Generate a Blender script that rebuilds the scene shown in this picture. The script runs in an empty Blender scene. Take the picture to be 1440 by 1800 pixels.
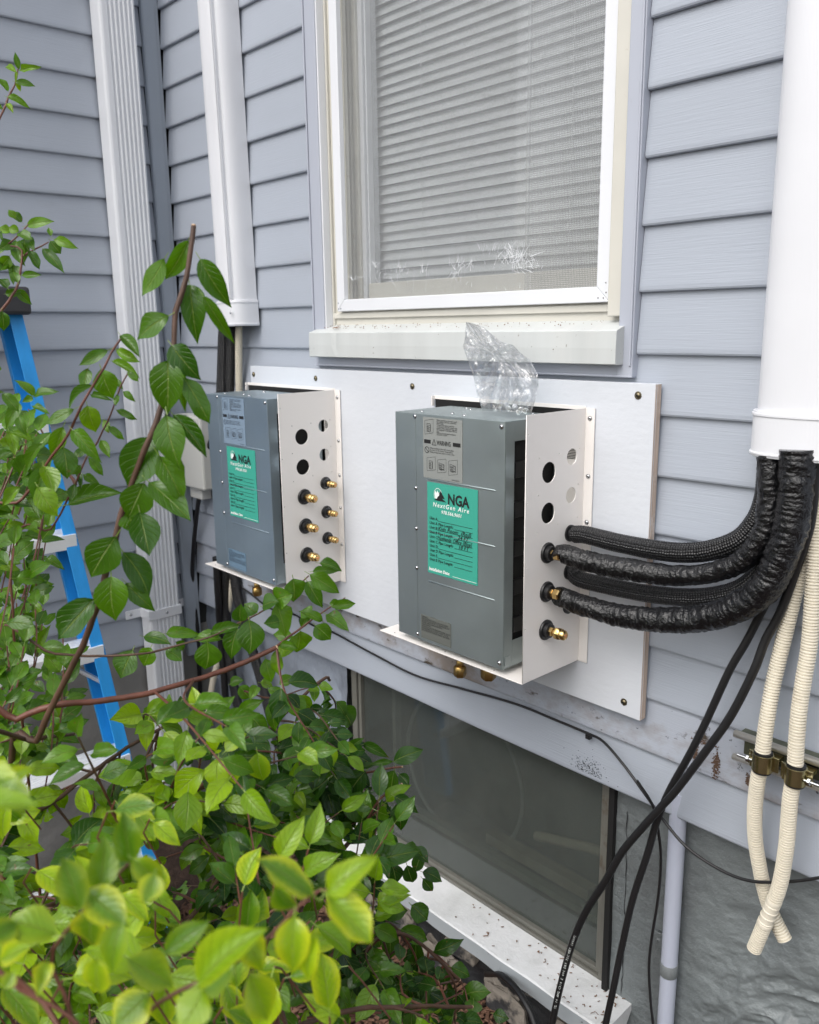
import bpy, bmesh, math, random
from mathutils import Vector, Matrix, noise
S = bpy.context.scene
COL = S.collection
RNG = random.Random(7)
PI = math.pi

# ---------------------------------------------------------------- camera
FPX = 1492.0
RC = Matrix(((0.6767555, 0.7360839, -0.0135076), (0.1483100, -0.1542817, -0.9768323), (-0.7211145, 0.6590733, -0.2135796)))
CAM = Vector((0, -1.25, 1.6))
cd = bpy.data.cameras.new('camera'); cam = bpy.data.objects.new('camera', cd); COL.objects.link(cam)
cd.sensor_fit = 'HORIZONTAL'; cd.sensor_width = 36; cd.lens = FPX / 1440 * 36
cd.clip_start = .02; cd.clip_end = 500
rr = RC.transposed()
M = Matrix.Identity(4)
for i in range(3):
    M[i][0] = rr[i][0]; M[i][1] = -rr[i][1]; M[i][2] = -rr[i][2]; M[i][3] = CAM[i]
cam.matrix_world = M
cd.dof.use_dof = True; cd.dof.focus_distance = 1.4; cd.dof.aperture_fstop = 9.5
S.camera = cam

# ---------------------------------------------------------------- sky, sun, exposure
W = bpy.data.worlds.new('World'); S.world = W; W.use_nodes = True
nt = W.node_tree; nt.nodes.clear()
sky = nt.nodes.new('ShaderNodeTexSky'); sky.sky_type = 'NISHITA'; sky.sun_disc = False
SUN_EL, SUN_AZ = math.radians(50), math.radians(174)     # azimuth clockwise from +Y
sky.sun_elevation = SUN_EL; sky.sun_rotation = SUN_AZ; sky.dust_density = 4; sky.air_density = 1.2
hs = nt.nodes.new('ShaderNodeHueSaturation'); hs.inputs['Saturation'].default_value = .30
bg = nt.nodes.new('ShaderNodeBackground'); bg.inputs[1].default_value = .15
wo = nt.nodes.new('ShaderNodeOutputWorld')
nt.links.new(sky.outputs[0], hs.inputs['Color']); nt.links.new(hs.outputs[0], bg.inputs[0]); nt.links.new(bg.outputs[0], wo.inputs[0])
sl = bpy.data.lights.new('sun', 'SUN'); sl.energy = .50; sl.angle = math.radians(55); sl.color = (1, .97, .93)
so = bpy.data.objects.new('sun', sl); COL.objects.link(so)
sd = Vector((math.sin(SUN_AZ) * math.cos(SUN_EL), math.cos(SUN_AZ) * math.cos(SUN_EL), math.sin(SUN_EL)))
so.rotation_euler = sd.to_track_quat('Z', 'Y').to_euler()
S.view_settings.view_transform = 'Standard'; S.view_settings.look = 'None'
S.view_settings.exposure = .72; S.view_settings.gamma = 1; S.view_settings.use_curve_mapping = False
S.render.engine = 'CYCLES'; S.cycles.max_bounces = 8; S.cycles.transparent_max_bounces = 16

# ---------------------------------------------------------------- measuring helpers (a point of a plane or at a distance)
def ray(x, y): return rr @ Vector(((x - 720) / FPX, (y - 900) / FPX, 1))
def atp(x, y, v, ax):
    d = ray(x, y); return CAM + d * ((v - CAM[ax]) / d[ax])
def onx(x, y, v): return atp(x, y, v, 0)
def ony(x, y, v): return atp(x, y, v, 1)
def onz(x, y, v): return atp(x, y, v, 2)
def atd(x, y, z): return CAM + ray(x, y) * z

# ---------------------------------------------------------------- node material helpers
def N(t, ty, **k):
    n = t.nodes.new(ty)
    for a, b in k.items():
        if hasattr(n, a): setattr(n, a, b)
        else: n.inputs[a.replace('_', ' ')].default_value = b
    return n
def ramp(t, fac, stops, interp='LINEAR'):
    r = t.nodes.new('ShaderNodeValToRGB'); e = r.color_ramp.elements; r.color_ramp.interpolation = interp
    while len(e) < len(stops): e.new(.5)
    for i, (p, c) in enumerate(stops):
        e[i].position = p; e[i].color = (*c, 1) if len(c) == 3 else c
    t.links.new(fac, r.inputs[0]); return r.outputs[0]
def mixc(t, f, a, b):
    m = t.nodes.new('ShaderNodeMix'); m.data_type = 'RGBA'
    for i, v in ((0, f), (6, a), (7, b)):
        if hasattr(v, 'is_linked') or hasattr(v, 'links'): t.links.new(v, m.inputs[i])
        elif i == 0: m.inputs[0].default_value = v
        else: m.inputs[i].default_value = (*v, 1)
    return m.outputs[2]
def nz(t, scale, sc=(1, 1, 1), detail=4, rough=.55, uv=False, off=(0, 0, 0)):
    c = t.nodes.new('ShaderNodeTexCoord'); mp = t.nodes.new('ShaderNodeMapping')
    mp.inputs['Scale'].default_value = sc; mp.inputs['Location'].default_value = off
    t.links.new(c.outputs['UV' if uv else 'Object'], mp.inputs[0])
    n = N(t, 'ShaderNodeTexNoise', Scale=scale, Detail=detail, Roughness=rough); t.links.new(mp.outputs[0], n.inputs[0])
    return n.outputs[0]
def mat(name, col, rough=.5, metal=0, var=0, vs=3, vsc=(1, 1, 1), bump=None, spec=None, dirt=None, rv=0, coat=0):
    """var: lightness variation; bump: list of (scale, stretch, strength, detail); dirt: list of (scale, stretch, lo, hi, colour)"""
    m = bpy.data.materials.new(name); m.use_nodes = True; t = m.node_tree; b = t.nodes['Principled BSDF']
    b.inputs['Roughness'].default_value = rough; b.inputs['Metallic'].default_value = metal
    if spec is not None: b.inputs['Specular IOR Level'].default_value = spec
    if coat: b.inputs['Coat Weight'].default_value = coat
    c = None
    if var:
        c = ramp(t, nz(t, vs, vsc), [(.3, tuple(v * (1 - var) for v in col)), (.7, tuple(min(.95, v * (1 + var)) for v in col))])
    for (s, st, lo, hi, dc) in (dirt or []):
        f = ramp(t, nz(t, s, st, 6, .65), [(lo, (0, 0, 0)), (hi, (1, 1, 1))])
        c = mixc(t, f, c if c is not None else col, dc)
    if c is not None: t.links.new(c, b.inputs['Base Color'])
    else: b.inputs['Base Color'].default_value = (*col, 1)
    if rv:
        r = N(t, 'ShaderNodeMapRange', From_Min=.3, From_Max=.7, To_Min=max(.02, rough - rv), To_Max=rough + rv)
        t.links.new(nz(t, 9, (1, 1, 1)), r.inputs[0]); t.links.new(r.outputs[0], b.inputs['Roughness'])
    prev = None
    for (s, st, stg, det) in (bump or []):
        bn = N(t, 'ShaderNodeBump', Strength=1.0, Distance=stg)
        t.links.new(nz(t, s, st, det), bn.inputs['Height'])
        if prev is not None: t.links.new(prev, bn.inputs['Normal'])
        prev = bn.outputs[0]
    if prev is not None: t.links.new(prev, b.inputs['Normal'])
    return m

MT = {}
SIDC = (.352, .385, .442)
grain = [(1, (9, 9, 380), .00042, 3), (1, (30, 30, 900), .0002, 2), (3, (1, 1, 1.5), .004, 1)]
MT['siding'] = mat('siding_vinyl', SIDC, .52, var=.05, vs=1.2, vsc=(1, 1, 3), bump=grain, dirt=[(2.2, (1, 1, 2.2), .60, .95, (.31, .32, .35))])
MT['siding_dirty'] = mat('siding_weathered', (.36, .39, .45), .6, var=.08, vs=2, bump=grain,
    dirt=[(3.5, (1, 1, 1.5), .47, .62, (.22, .19, .17)), (18, (1, 1, 2), .60, .68, (.06, .045, .03)), (60, (1, 1, 1), .63, .70, (.02, .02, .02))])
MT['trim'] = mat('blue_grey_aluminium', (.40, .425, .49), .42, var=.04, vs=2, dirt=[(30, (1, 1, .2), .66, .8, (.3, .3, .33))])
MT['trim_dark'] = mat('corner_post_vinyl', (.335, .375, .43), .45, var=.04)
MT['white'] = mat('white_painted_aluminium', (.70, .715, .745), .33, var=.03, vs=4, bump=[(400, (1, 1, 1), .00008, 1)], dirt=[(3, (1, 1, .35), .62, .9, (.62, .62, .64))])
MT['vinylwhite'] = mat('white_vinyl_duct', (.68, .69, .72), .32, var=.05, vs=3, dirt=[(2.4, (1, 1, .5), .64, .95, (.68, .69, .70))])
MT['cream'] = mat('cream_window_vinyl', (.58, .565, .51), .42, var=.05, vs=6, dirt=[(35, (1, 1, 1), .64, .75, (.4, .34, .25))])
MT['sillwhite'] = mat('dusty_white_sill', (.52, .54, .535), .5, var=.06, vs=5, vsc=(3, 1, .3),
    dirt=[(6, (3, 1, .15), .56, .75, (.55, .56, .55)), (110, (1, 1, 1), .68, .72, (.12, .09, .06))])
MT['board'] = mat('white_painted_plywood', (.60, .625, .67), .36, var=.035, vs=2.5,
    bump=[(1, (30, 4, 110), .0004, 5), (60, (1, 1, 1), .0006, 4)], dirt=[(2.5, (1, 1, 1), .58, .9, (.54, .56, .61))])
MT['ply'] = mat('raw_plywood_edge', (.50, .40, .33), .8, var=.3, vs=6, vsc=(30, 60, 1), bump=[(40, (1, 1, 1), .001, 3)], dirt=[(14, (1, 1, 1), .55, .7, (.66, .62, .60))])
MT['case'] = mat('almond_powder_coat', (.80, .765, .735), .38, bump=[(700, (1, 1, 1), .00006, 1)], var=.02)
MT['galv'] = mat('galvanised_steel', (.37, .425, .43), .42, metal=.85, var=.07, vs=7, bump=[(900, (1, 1, 1), .00005, 1)], rv=.06)
MT['galv_reflect'] = mat('galvanised_steel_blue_reflection', (.36, .44, .49), .42, metal=.85, var=.07, vs=7, bump=[(900, (1, 1, 1), .00005, 1)], rv=.06)  # blue reflection of the side wall put into the steel colour
MT['steel'] = mat('zinc_screw', (.55, .56, .57), .25, metal=1)
MT['brassscrew'] = mat('yellow_zinc_screw', (.20, .17, .11), .35, metal=1)
MT['brass'] = mat('brass', (.62, .43, .18), .26, metal=1, var=.1, vs=60)
MT['brassd'] = mat('dull_brass', (.42, .28, .10), .34, metal=1, var=.15, vs=50)
MT['copper'] = mat('copper', (.65, .28, .13), .3, metal=1)
MT['foam'] = mat('black_foam', (.008, .008, .008), .8, bump=[(300, (1, 1, 1), .0004, 2)])
MT['blackp'] = mat('black_plastic', (.010, .010, .011), .38)
MT['blackg'] = mat('glossy_black_wrap', (.005, .005, .006), .15, bump=[(75, (1, 1, 1), .0040, 5), (240, (1, 1, 1), .0014, 3)], rv=.06)
MT['cable'] = mat('black_cable_jacket', (.011, .011, .012), .42, bump=[(60, (1, 1, 1), .0004, 2)])
MT['drain'] = mat('cream_ribbed_plastic', (.70, .65, .54), .45, var=.04, vs=9, dirt=[(10, (1, 1, 1), .62, .8, (.5, .43, .33))])
MT['zinc'] = mat('yellow_zinc', (.42, .37, .20), .27, metal=1, var=.25, vs=25)
MT['strut'] = mat('dull_galvanised_strut', (.62, .60, .55), .36, metal=.8, var=.12, vs=20)
MT['pvc'] = mat('painted_pvc_conduit', (.43, .46, .55), .35, var=.04, vs=5, dirt=[(14, (1, 1, .4), .66, .8, (.3, .3, .32))])
MT['tape'] = mat('grey_tape', (.16, .175, .18), .5, bump=[(200, (1, 1, 1), .0006, 3)])
MT['ladder'] = mat('blue_fibreglass', (.015, .25, .62), .42, var=.14, vs=30, vsc=(1, 1, .15), bump=[(300, (1, 1, .3), .0003, 2)])
MT['alum'] = mat('aluminium_step', (.86, .87, .88), .42, metal=.45, var=.06, vs=12)
MT['blackcap'] = mat('black_ladder_cap', (.03, .03, .033), .5, bump=[(200, (1, 1, 1), .0004, 2)])
MT['jbox'] = mat('beige_meter_box', (.52, .52, .49), .4, var=.05)
MT['slat'] = mat('blind_slat', (.86, .88, .89), .55, var=.02)
MT['bronze'] = mat('old_aluminium_frame', (.14, .138, .12), .55, var=.15, vs=10, dirt=[(25, (1, 1, 1), .58, .7, (.10, .085, .065))])
MT['dark'] = mat('dark_room', (.020, .022, .022), .9)
MT['room'] = mat('dim_room_wall', (.10, .11, .11), .9, var=.3, vs=2)
MT['found'] = mat('grey_painted_render', (.165, .185, .19), .40, var=.16, vs=3,
    bump=[(14, (1, 1, 1.6), .008, 8), (90, (1, 1, 1), .0022, 5), (300, (1, 1, 1), .0008, 2)], dirt=[(5, (1.5, 1, .6), .52, .75, (.10, .107, .11)), (30, (1, 1, 1), .69, .74, (.36, .37, .37)), (120, (1, 1, 1), .70, .74, (.06, .06, .06))])
MT['foundL'] = mat('scraped_painted_foundation', (.23, .26, .31), .5, var=.18, vs=4,
    bump=[(7, (1, 1, .5), .010, 6), (50, (1, 1, 1), .002, 4)], dirt=[(6, (1.5, 1, .6), .53, .7, (.10, .11, .13)), (30, (1, 1, .6), .66, .72, (.55, .57, .62)), (9, (2, 1, .3), .64, .7, (.015, .015, .015))])
MT['concrete'] = mat('bare_concrete', (.20, .195, .185), .9, var=.2, vs=4, bump=[(12, (1, 1, 1), .006, 6)], dirt=[(4, (1, 1, 1), .5, .8, (.1, .1, .1))])
MT['stone'] = mat('rubble_stone', (.25, .22, .185), .85, var=.35, vs=9, bump=[(20, (1, 1, 1), .006, 6)], dirt=[(8, (1, 1, 1), .5, .58, (.03, .03, .032))])
MT['tar'] = mat('black_tar_coating', (.02, .021, .023), .5, bump=[(25, (1, 1, 1), .008, 5)], var=.3)
MT['sill2'] = mat('white_sill_with_specks', (.74, .75, .76), .55, var=.05, vs=6, bump=[(120, (1, 1, 1), .0012, 4)],
    dirt=[(7, (1, 1, 1), .45, .8, (.50, .51, .50)), (100, (1, 1, 1), .69, .74, (.40, .39, .38)), (45, (1, 1, 1), .70, .73, (.16, .11, .08))])
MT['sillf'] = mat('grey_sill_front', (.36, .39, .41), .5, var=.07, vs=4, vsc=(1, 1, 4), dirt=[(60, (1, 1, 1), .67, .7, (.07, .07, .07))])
MT['mulch'] = mat('dark_mulch', (.055, .032, .022), .95, var=.5, vs=30, bump=[(70, (1, 1, 1), .012, 6)])
MT['chip'] = mat('wood_chip', (.13, .068, .042), .85, var=.5, vs=8)
MT['bark'] = mat('brown_bark', (.080, .040, .024), .6, var=.35, vs=30, bump=[(120, (1, 1, .4), .0015, 3)])
MT['barkr'] = mat('reddish_young_bark', (.12, .042, .026), .5, var=.25, vs=40, bump=[(150, (1, 1, .4), .0008, 3)])
MT['cutwood'] = mat('cut_wood_end', (.60, .42, .27), .8)
MT['green'] = mat('teal_label', (.045, .34, .255), .40)
MT['warnl'] = mat('silver_label', (.33, .345, .33), .42, metal=.35)
MT['warn_reflect'] = mat('silver_label_blue_reflection', (.27, .36, .46), .42, metal=.35)  # same blue wall reflection put into the label colour
MT['ink'] = mat('black_ink', (.012, .012, .012), .5)
MT['inkw'] = mat('white_ink', (.80, .85, .82), .4)
MT['litter'] = mat('dry_leaf_litter', (.15, .075, .035), .9, var=.5, vs=40)
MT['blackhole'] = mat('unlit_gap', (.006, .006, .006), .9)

def glass(name, tint, tr, rough=.03, ior=1.45, dirtc=None, dirta=.0, dscale=3):
    m = bpy.data.materials.new(name); m.use_nodes = True; t = m.node_tree; t.nodes.clear()
    o = t.nodes.new('ShaderNodeOutputMaterial'); tb = N(t, 'ShaderNodeBsdfTransparent'); tb.inputs[0].default_value = (*tint, 1)
    gl = N(t, 'ShaderNodeBsdfGlossy', Roughness=rough); df = N(t, 'ShaderNodeBsdfDiffuse'); df.inputs[0].default_value = (*(dirtc or (.5, .5, .5)), 1)
    fr = N(t, 'ShaderNodeFresnel', IOR=ior); ge = t.nodes.new('ShaderNodeNewGeometry'); ir = N(t, 'ShaderNodeMapRange', From_Min=0, From_Max=1, To_Min=ior, To_Max=1 / ior); t.links.new(ge.outputs['Backfacing'], ir.inputs[0]); t.links.new(ir.outputs[0], fr.inputs[0])
    m1 = t.nodes.new('ShaderNodeMixShader'); m2 = t.nodes.new('ShaderNodeMixShader')
    t.links.new(fr.outputs[0], m1.inputs[0]); t.links.new(tb.outputs[0], m1.inputs[1]); t.links.new(gl.outputs[0], m1.inputs[2])
    f = N(t, 'ShaderNodeMapRange', From_Min=.3, From_Max=.7, To_Min=dirta * .55, To_Max=dirta)
    t.links.new(nz(t, dscale, (1, 1, .5), 6, .7), f.inputs[0])
    t.links.new(f.outputs[0], m2.inputs[0]); t.links.new(m1.outputs[0], m2.inputs[1]); t.links.new(df.outputs[0], m2.inputs[2])
    t.links.new(m2.outputs[0], o.inputs[0]); return m
MT['glass'] = glass('window_glass', (.95, .955, .955), .9, .02, 1.5, (.50, .51, .52), .16)
MT['bglass'] = glass('dusty_basement_glass', (.80, .84, .82), .8, .05, 1.5, (.17, .185, .175), .30, 6)

def screen_mat():
    m = bpy.data.materials.new('insect_screen'); m.use_nodes = True; t = m.node_tree; t.nodes.clear()
    o = t.nodes.new('ShaderNodeOutputMaterial'); tb = N(t, 'ShaderNodeBsdfTransparent'); df = N(t, 'ShaderNodeBsdfDiffuse'); df.inputs[0].default_value = (.30, .31, .31, 1)
    c = t.nodes.new('ShaderNodeTexCoord'); sp = t.nodes.new('ShaderNodeSeparateXYZ'); t.links.new(c.outputs['Object'], sp.inputs[0])
    outs = []
    for ax in (0, 2):
        a = N(t, 'ShaderNodeMath', operation='MULTIPLY'); a.inputs[1].default_value = 2 * PI / .0034; t.links.new(sp.outputs[ax], a.inputs[0])
        s = N(t, 'ShaderNodeMath', operation='SINE'); t.links.new(a.outputs[0], s.inputs[0])
        g = N(t, 'ShaderNodeMath', operation='GREATER_THAN'); g.inputs[1].default_value = .55; t.links.new(s.outputs[0], g.inputs[0]); outs.append(g.outputs[0])
    mx = N(t, 'ShaderNodeMath', operation='MAXIMUM'); t.links.new(outs[0], mx.inputs[0]); t.links.new(outs[1], mx.inputs[1])
    ms = N(t, 'ShaderNodeMath', operation='MULTIPLY'); ms.inputs[1].default_value = .26; t.links.new(mx.outputs[0], ms.inputs[0])
    x = t.nodes.new('ShaderNodeMixShader'); t.links.new(ms.outputs[0], x.inputs[0]); t.links.new(tb.outputs[0], x.inputs[1]); t.links.new(df.outputs[0], x.inputs[2])
    t.links.new(x.outputs[0], o.inputs[0]); return m
MT['screen'] = screen_mat()

def bag_mat():
    m = bpy.data.materials.new('clear_plastic_film'); m.use_nodes = True; t = m.node_tree; t.nodes.clear()
    o = t.nodes.new('ShaderNodeOutputMaterial'); tb = N(t, 'ShaderNodeBsdfTransparent'); tb.inputs[0].default_value = (.93, .94, .95, 1)
    gl = N(t, 'ShaderNodeBsdfGlossy', Roughness=.17); df = N(t, 'ShaderNodeBsdfDiffuse'); df.inputs[0].default_value = (.85, .86, .88, 1)
    lw = N(t, 'ShaderNodeLayerWeight', Blend=.42); bp = N(t, 'ShaderNodeBump', Strength=1, Distance=.0016)
    t.links.new(nz(t, 22, (1, 1, .5), 2), bp.inputs['Height'])
    for n in (gl, lw): t.links.new(bp.outputs[0], n.inputs['Normal'])
    m1 = t.nodes.new('ShaderNodeMixShader'); m2 = t.nodes.new('ShaderNodeMixShader')
    fr = N(t, 'ShaderNodeMapRange', From_Min=0, From_Max=1, To_Min=.06, To_Max=.75); t.links.new(lw.outputs['Facing'], fr.inputs[0])
    t.links.new(fr.outputs[0], m1.inputs[0]); t.links.new(tb.outputs[0], m1.inputs[1]); t.links.new(gl.outputs[0], m1.inputs[2])
    m2.inputs[0].default_value = .05; t.links.new(m1.outputs[0], m2.inputs[1]); t.links.new(df.outputs[0], m2.inputs[2])
    t.links.new(m2.outputs[0], o.inputs[0]); return m
MT['bag'] = bag_mat()

def braid_mat():
    m = bpy.data.materials.new('braided_black_sleeve'); m.use_nodes = True; t = m.node_tree; b = t.nodes['Principled BSDF']
    b.inputs['Base Color'].default_value = (.010, .010, .011, 1); b.inputs['Roughness'].default_value = .36
    c = t.nodes.new('ShaderNodeTexCoord'); mp = t.nodes.new('ShaderNodeMapping'); t.links.new(c.outputs['UV'], mp.inputs[0]); mp.inputs['Scale'].default_value = (220, 20, 1)
    ck = N(t, 'ShaderNodeTexVoronoi', Scale=1.0); t.links.new(mp.outputs[0], ck.inputs[0]); ck.inputs['Randomness'].default_value = .25
    bp = N(t, 'ShaderNodeBump', Strength=1, Distance=.0035); t.links.new(ck.outputs['Distance'], bp.inputs['Height']); bp.invert = True
    t.links.new(bp.outputs[0], b.inputs['Normal']); return m
MT['braid'] = braid_mat()

def leaf_mat(name, objcol):
    m = bpy.data.materials.new(name); m.use_nodes = True; t = m.node_tree; b = t.nodes['Principled BSDF']
    if objcol:
        oi = t.nodes.new('ShaderNodeObjectInfo'); sp = t.nodes.new('ShaderNodeSeparateColor'); t.links.new(oi.outputs['Color'], sp.inputs[0]); tint, yel = sp.outputs[0], sp.outputs[1]
    else:
        at = N(t, 'ShaderNodeAttribute', attribute_name='tint'); sp = t.nodes.new('ShaderNodeSeparateColor'); t.links.new(at.outputs['Color'], sp.inputs[0]); tint, yel = sp.outputs[0], sp.outputs[1]
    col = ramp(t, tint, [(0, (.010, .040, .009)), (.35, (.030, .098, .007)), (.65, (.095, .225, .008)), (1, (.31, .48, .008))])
    uv = t.nodes.new('ShaderNodeTexCoord'); s2 = t.nodes.new('ShaderNodeSeparateXYZ'); t.links.new(uv.outputs['UV'], s2.inputs[0])
    a = N(t, 'ShaderNodeMath', operation='SUBTRACT'); a.inputs[1].default_value = .5; t.links.new(s2.outputs[0], a.inputs[0])
    ab = N(t, 'ShaderNodeMath', operation='ABSOLUTE'); t.links.new(a.outputs[0], ab.inputs[0])
    # mid rib and side veins
    rib = ramp(t, ab.outputs[0], [(0, (1, 1, 1)), (.035, (0, 0, 0))])
    v1 = N(t, 'ShaderNodeMath', operation='MULTIPLY_ADD'); v1.inputs[1].default_value = -.75; t.links.new(ab.outputs[0], v1.inputs[0]); t.links.new(s2.outputs[1], v1.inputs[2])
    v2 = N(t, 'ShaderNodeMath', operation='MULTIPLY'); v2.inputs[1].default_value = 2 * PI * 6.5; t.links.new(v1.outputs[0], v2.inputs[0])
    v3 = N(t, 'ShaderNodeMath', operation='SINE'); t.links.new(v2.outputs[0], v3.inputs[0])
    vein = ramp(t, v3.outputs[0], [(.80, (0, 0, 0)), (1, (.5, .5, .5))])
    col = mixc(t, rib, col, mixc(t, .5, col, (.42, .50, .16)))
    vm = N(t, 'ShaderNodeMath', operation='MULTIPLY'); t.links.new(vein, vm.inputs[0]); vm.inputs[1].default_value = .30
    col = mixc(t, vm.outputs[0], col, (.22, .33, .07))
    mot = ramp(t, nz(t, 90, detail=3), [(.35, (.82, .82, .82)), (.65, (1.12, 1.12, 1.12))])
    mm = t.nodes.new('ShaderNodeMix'); mm.data_type = 'RGBA'; mm.blend_type = 'MULTIPLY'; mm.inputs[0].default_value = 1; t.links.new(col, mm.inputs[6]); t.links.new(mot, mm.inputs[7]); col = mm.outputs[2]
    spot = ramp(t, nz(t, 150, detail=2), [(.70, (0, 0, 0)), (.74, (1, 1, 1))]); sm_ = N(t, 'ShaderNodeMath', operation='MULTIPLY'); t.links.new(spot, sm_.inputs[0]); sm_.inputs[1].default_value = .7
    col = mixc(t, sm_.outputs[0], col, (.16, .09, .03))
    # yellow towards the margins, scaled by each leaf's yellow value
    na = N(t, 'ShaderNodeMath', operation='ADD'); t.links.new(ab.outputs[0], na.inputs[0])
    nn = N(t, 'ShaderNodeMath', operation='MULTIPLY_ADD'); nn.inputs[1].default_value = .5; nn.inputs[2].default_value = -.25; t.links.new(nz(t, 26, detail=2), nn.inputs[0]); t.links.new(nn.outputs[0], na.inputs[1])
    ed = ramp(t, na.outputs[0], [(.18, (0, 0, 0)), (.46, (1, 1, 1))])
    ye = N(t, 'ShaderNodeMath', operation='MULTIPLY'); t.links.new(ed, ye.inputs[0]); t.links.new(yel, ye.inputs[1])
    col = mixc(t, ye.outputs[0], col, (.62, .66, .02))
    t.links.new(col, b.inputs['Base Color']); b.inputs['Roughness'].default_value = .27; b.inputs['Specular IOR Level'].default_value = .55
    bp = N(t, 'ShaderNodeBump', Strength=.8, Distance=.0011); ad = N(t, 'ShaderNodeMath', operation='ADD')
    t.links.new(vein, ad.inputs[0]); t.links.new(rib, ad.inputs[1]); t.links.new(ad.outputs[0], bp.inputs['Height']); bp.invert = True
    t.links.new(bp.outputs[0], b.inputs['Normal'])
    tr = N(t, 'ShaderNodeBsdfTranslucent'); hsv = N(t, 'ShaderNodeHueSaturation', Value=1.55, Saturation=1.2); t.links.new(col, hsv.inputs['Color']); t.links.new(hsv.outputs[0], tr.inputs[0])
    mx = t.nodes.new('ShaderNodeMixShader'); mx.inputs[0].default_value = .38
    o = t.nodes['Material Output']; t.links.new(b.outputs[0], mx.inputs[1]); t.links.new(tr.outputs[0], mx.inputs[2]); t.links.new(mx.outputs[0], o.inputs[0])
    return m
MT['leafo'] = leaf_mat('leaf_single', True); MT['leafs'] = leaf_mat('leaf_massed', False)

# ---------------------------------------------------------------- mesh helpers
class MB:
    def __init__(s, open_=False): s.v = []; s.f = []; s.uv = []; s.smooth = []; s.open_ = open_
    def add(s, vs, fs, uv=None, smooth=False):
        o = len(s.v); s.v += [tuple(v) for v in vs]
        for i, f in enumerate(fs):
            s.f.append(tuple(a + o for a in f)); s.uv.append(uv[i] if uv else None); s.smooth.append(smooth)
        return s
    def box(s, x0, x1, y0, y1, z0, z1):
        v = [(x, y, z) for x in (x0, x1) for y in (y0, y1) for z in (z0, z1)]
        return s.add(v, [(0, 1, 3, 2), (4, 6, 7, 5), (0, 4, 5, 1), (2, 3, 7, 6), (0, 2, 6, 4), (1, 5, 7, 3)])
    def prism(s, pts, axis, a, b):
        """pts 2D outline (ccw any), extruded along axis from a to b"""
        def P(p, t):
            q = [0, 0, 0]; o = [i for i in range(3) if i != axis]; q[o[0]] = p[0]; q[o[1]] = p[1]; q[axis] = t; return q
        n = len(pts); v = [P(p, a) for p in pts] + [P(p, b) for p in pts]
        return s.add(v, [tuple(range(n))[::-1], tuple(range(n, 2 * n))] + [(i, (i + 1) % n, n + (i + 1) % n, n + i) for i in range(n)])
    def tube(s, pts, rad, seg=10, cap=True, disp=None, smooth=True):
        pts = [Vector(p) for p in pts]; n = len(pts); L = 0; vs = []; Ls = []
        up = None
        for i, p in enumerate(pts):
            t = (pts[min(i + 1, n - 1)] - pts[max(i - 1, 0)]).normalized()
            if up is None:
                up = Vector((0, 0, 1)) if abs(t.z) < .9 else Vector((0, 1, 0))
            u = (up - t * up.dot(t)).normalized(); up = u; w = t.cross(u)
            if i: L += (p - pts[i - 1]).length
            Ls.append(L); r = rad(i / (n - 1), L) if callable(rad) else rad
            for k in range(seg):
                a = 2 * PI * k / seg; q = r * (disp(L, a) if disp else 1)
                vs.append(p + (u * math.cos(a) + w * math.sin(a)) * q)
        fs, uv = [], []
        for i in range(n - 1):
            for k in range(seg):
                k2 = (k + 1) % seg
                fs.append((i * seg + k, i * seg + k2, (i + 1) * seg + k2, (i + 1) * seg + k))
                uv.append([(Ls[i], k / seg), (Ls[i], (k + 1) / seg), (Ls[i + 1], (k + 1) / seg), (Ls[i + 1], k / seg)])
        s.add(vs, fs, uv, smooth)
        if cap:
            s.f.append(tuple(range(len(s.v) - n * seg, len(s.v) - n * seg + seg))[::-1]); s.uv.append(None); s.smooth.append(False)
            s.f.append(tuple(range(len(s.v) - seg, len(s.v)))); s.uv.append(None); s.smooth.append(False)
        return s
    def lathe(s, o, ax, prof, seg=16, smooth=True, rot=0):
        o = Vector(o); ax = Vector(ax).normalized(); u = ax.orthogonal().normalized(); w = ax.cross(u); vs = []
        for (t, r) in prof:
            for k in range(seg):
                a = 2 * PI * k / seg + rot; vs.append(o + ax * t + (u * math.cos(a) + w * math.sin(a)) * r)
        n = len(prof); fs = [(i * seg + k, i * seg + (k + 1) % seg, (i + 1) * seg + (k + 1) % seg, (i + 1) * seg + k) for i in range(n - 1) for k in range(seg)]
        s.add(vs, fs, None, smooth)
        b = len(s.v) - n * seg; s.f.append(tuple(range(b, b + seg))[::-1]); s.f.append(tuple(range(len(s.v) - seg, len(s.v))))
        s.uv += [None, None]; s.smooth += [False, False]
        return s
    def mesh(s, name, m):
        me = bpy.data.meshes.new(name); me.from_pydata(s.v, [], s.f); me.polygons.foreach_set('use_smooth', s.smooth)
        if any(s.uv):
            l = me.uv_layers.new(name='UVMap'); d = []
            for f, u in zip(s.f, s.uv):
                for j in range(len(f)): d += list(u[j]) if u else [0, 0]
            l.data.foreach_set('uv', d)
        me.materials.append(MT[m] if isinstance(m, str) else m); me.update()
        if not s.open_:
            bm = bmesh.new(); bm.from_mesh(me); bmesh.ops.recalc_face_normals(bm, faces=bm.faces); bm.to_mesh(me); bm.free()
        if any(s.smooth): me.set_sharp_from_angle(angle=math.radians(48))
        return me
    def obj(s, name, m, parent=None, bevel=0, loc=None):
        o = bpy.data.objects.new(name, s.mesh(name, m)); COL.objects.link(o)
        if loc: o.location = loc
        if parent: o.parent = parent
        if bevel:
            b = o.modifiers.new('bevel', 'BEVEL'); b.width = bevel; b.segments = 2; b.limit_method = 'ANGLE'
        return o
def fixn(o):
    bm = bmesh.new(); bm.from_mesh(o.data); bmesh.ops.recalc_face_normals(bm, faces=bm.faces); bm.to_mesh(o.data); bm.free(); return o
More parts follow.
